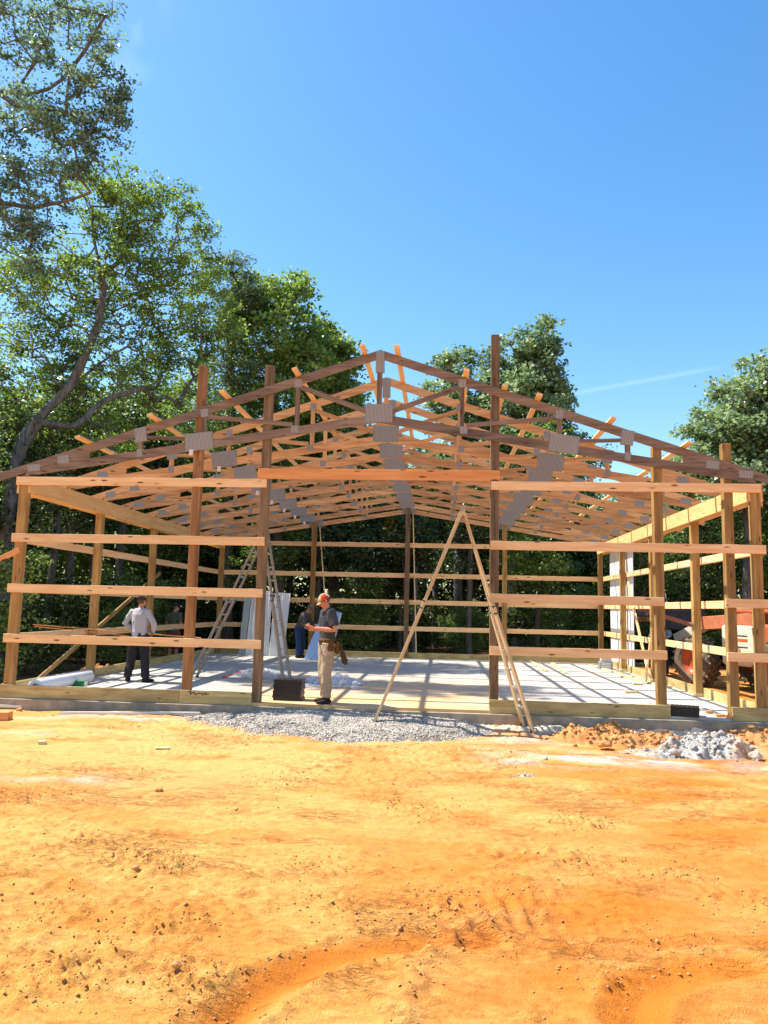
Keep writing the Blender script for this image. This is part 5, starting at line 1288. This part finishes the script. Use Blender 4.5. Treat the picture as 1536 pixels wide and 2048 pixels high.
# ------------------------------------------------------------------ sky and sun
S = Vector((-.665, .13, 1)).normalized(); el = math.asin(S.z); azm = math.atan2(S.x, S.y)
w = bpy.data.worlds.new('World'); sc.world = w; w.use_nodes = True; nt = w.node_tree; nt.nodes.clear()
out = nt.nodes.new('ShaderNodeOutputWorld'); bg = nt.nodes.new('ShaderNodeBackground'); sky = nt.nodes.new('ShaderNodeTexSky')
sky.sky_type = 'NISHITA'; sky.sun_disc = False; sky.sun_elevation = el; sky.sun_rotation = azm; sky.altitude = 200; sky.air_density = AIR = 1.3; sky.dust_density = .9; sky.ozone_density = 2.2
bg.inputs[1].default_value = .135
# thin contrail and a wisp of cloud by direction
tc = nt.nodes.new('ShaderNodeTexCoord')
def vn(op, **k):
    x = nt.nodes.new('ShaderNodeVectorMath'); x.operation = op; return x
def mn(op, a=None, b=None, clamp=False):
    x = nt.nodes.new('ShaderNodeMath'); x.operation = op; x.use_clamp = clamp
    for i, v in ((0, a), (1, b)):
        if v is None: continue
        if isinstance(v, (int, float)): x.inputs[i].default_value = v
        else: nt.links.new(v, x.inputs[i])
    return x.outputs[0]
def dotc(v):
    x = vn('DOT_PRODUCT'); nt.links.new(tc.outputs['Generated'], x.inputs[0]); x.inputs[1].default_value = tuple(v); return x.outputs['Value']
d1 = Vector(ray(1140, 788)).normalized(); d2 = Vector(ray(1420, 738)).normalized(); nrm = d1.cross(d2).normalized(); midd = (d1+d2).normalized()
band = mn('SUBTRACT', 1.0, mn('MULTIPLY', mn('ABSOLUTE', dotc(nrm)), 240.0), True)
wid = mn('MULTIPLY', mn('SUBTRACT', dotc(midd), math.cos(.105)), 260.0, True)
nzn = nt.nodes.new('ShaderNodeTexNoise'); nzn.inputs['Scale'].default_value = 9; nzn.inputs['Detail'].default_value = 5; nt.links.new(tc.outputs['Generated'], nzn.inputs['Vector'])
con = mn('MULTIPLY', mn('MULTIPLY', band, mn('MULTIPLY', wid, mn('ADD', nzn.outputs['Fac'], .1))), .09)
w1 = Vector(ray(225, 30)).normalized(); wisp = mn('MULTIPLY', mn('SUBTRACT', dotc(w1), math.cos(.07)), 380.0, True)
wi = mn('MULTIPLY', mn('MULTIPLY', wisp, mn('MULTIPLY', mn('SUBTRACT', nzn.outputs['Fac'], .42), 3.0, True)), .3)
mx = nt.nodes.new('ShaderNodeMix'); mx.data_type = 'RGBA'; nt.links.new(mn('ADD', con, wi, True), mx.inputs[0])
hs = nt.nodes.new('ShaderNodeHueSaturation'); hs.inputs['Saturation'].default_value = 1.33; nt.links.new(sky.outputs[0], hs.inputs['Color']); nt.links.new(hs.outputs[0], mx.inputs[6]); mx.inputs[7].default_value = (9, 10, 11, 1)
nt.links.new(mx.outputs[2], bg.inputs[0]); nt.links.new(bg.outputs[0], out.inputs[0])
ld = bpy.data.lights.new('sun', 'SUN'); ld.energy = 5.0; ld.angle = math.radians(.53); ld.color = (1, .95, .86)
lo = bpy.data.objects.new('sun', ld); col.objects.link(lo); lo.rotation_euler = S.to_track_quat('Z', 'Y').to_euler(); lo.location = (0, 0, 30)
sc.view_settings.view_transform = 'Standard'; sc.view_settings.look = 'None'; sc.view_settings.gamma = 1; sc.view_settings.exposure = .85
sc.render.engine = 'CYCLES'; sc.cycles.max_bounces = 8; sc.cycles.transparent_max_bounces = 8
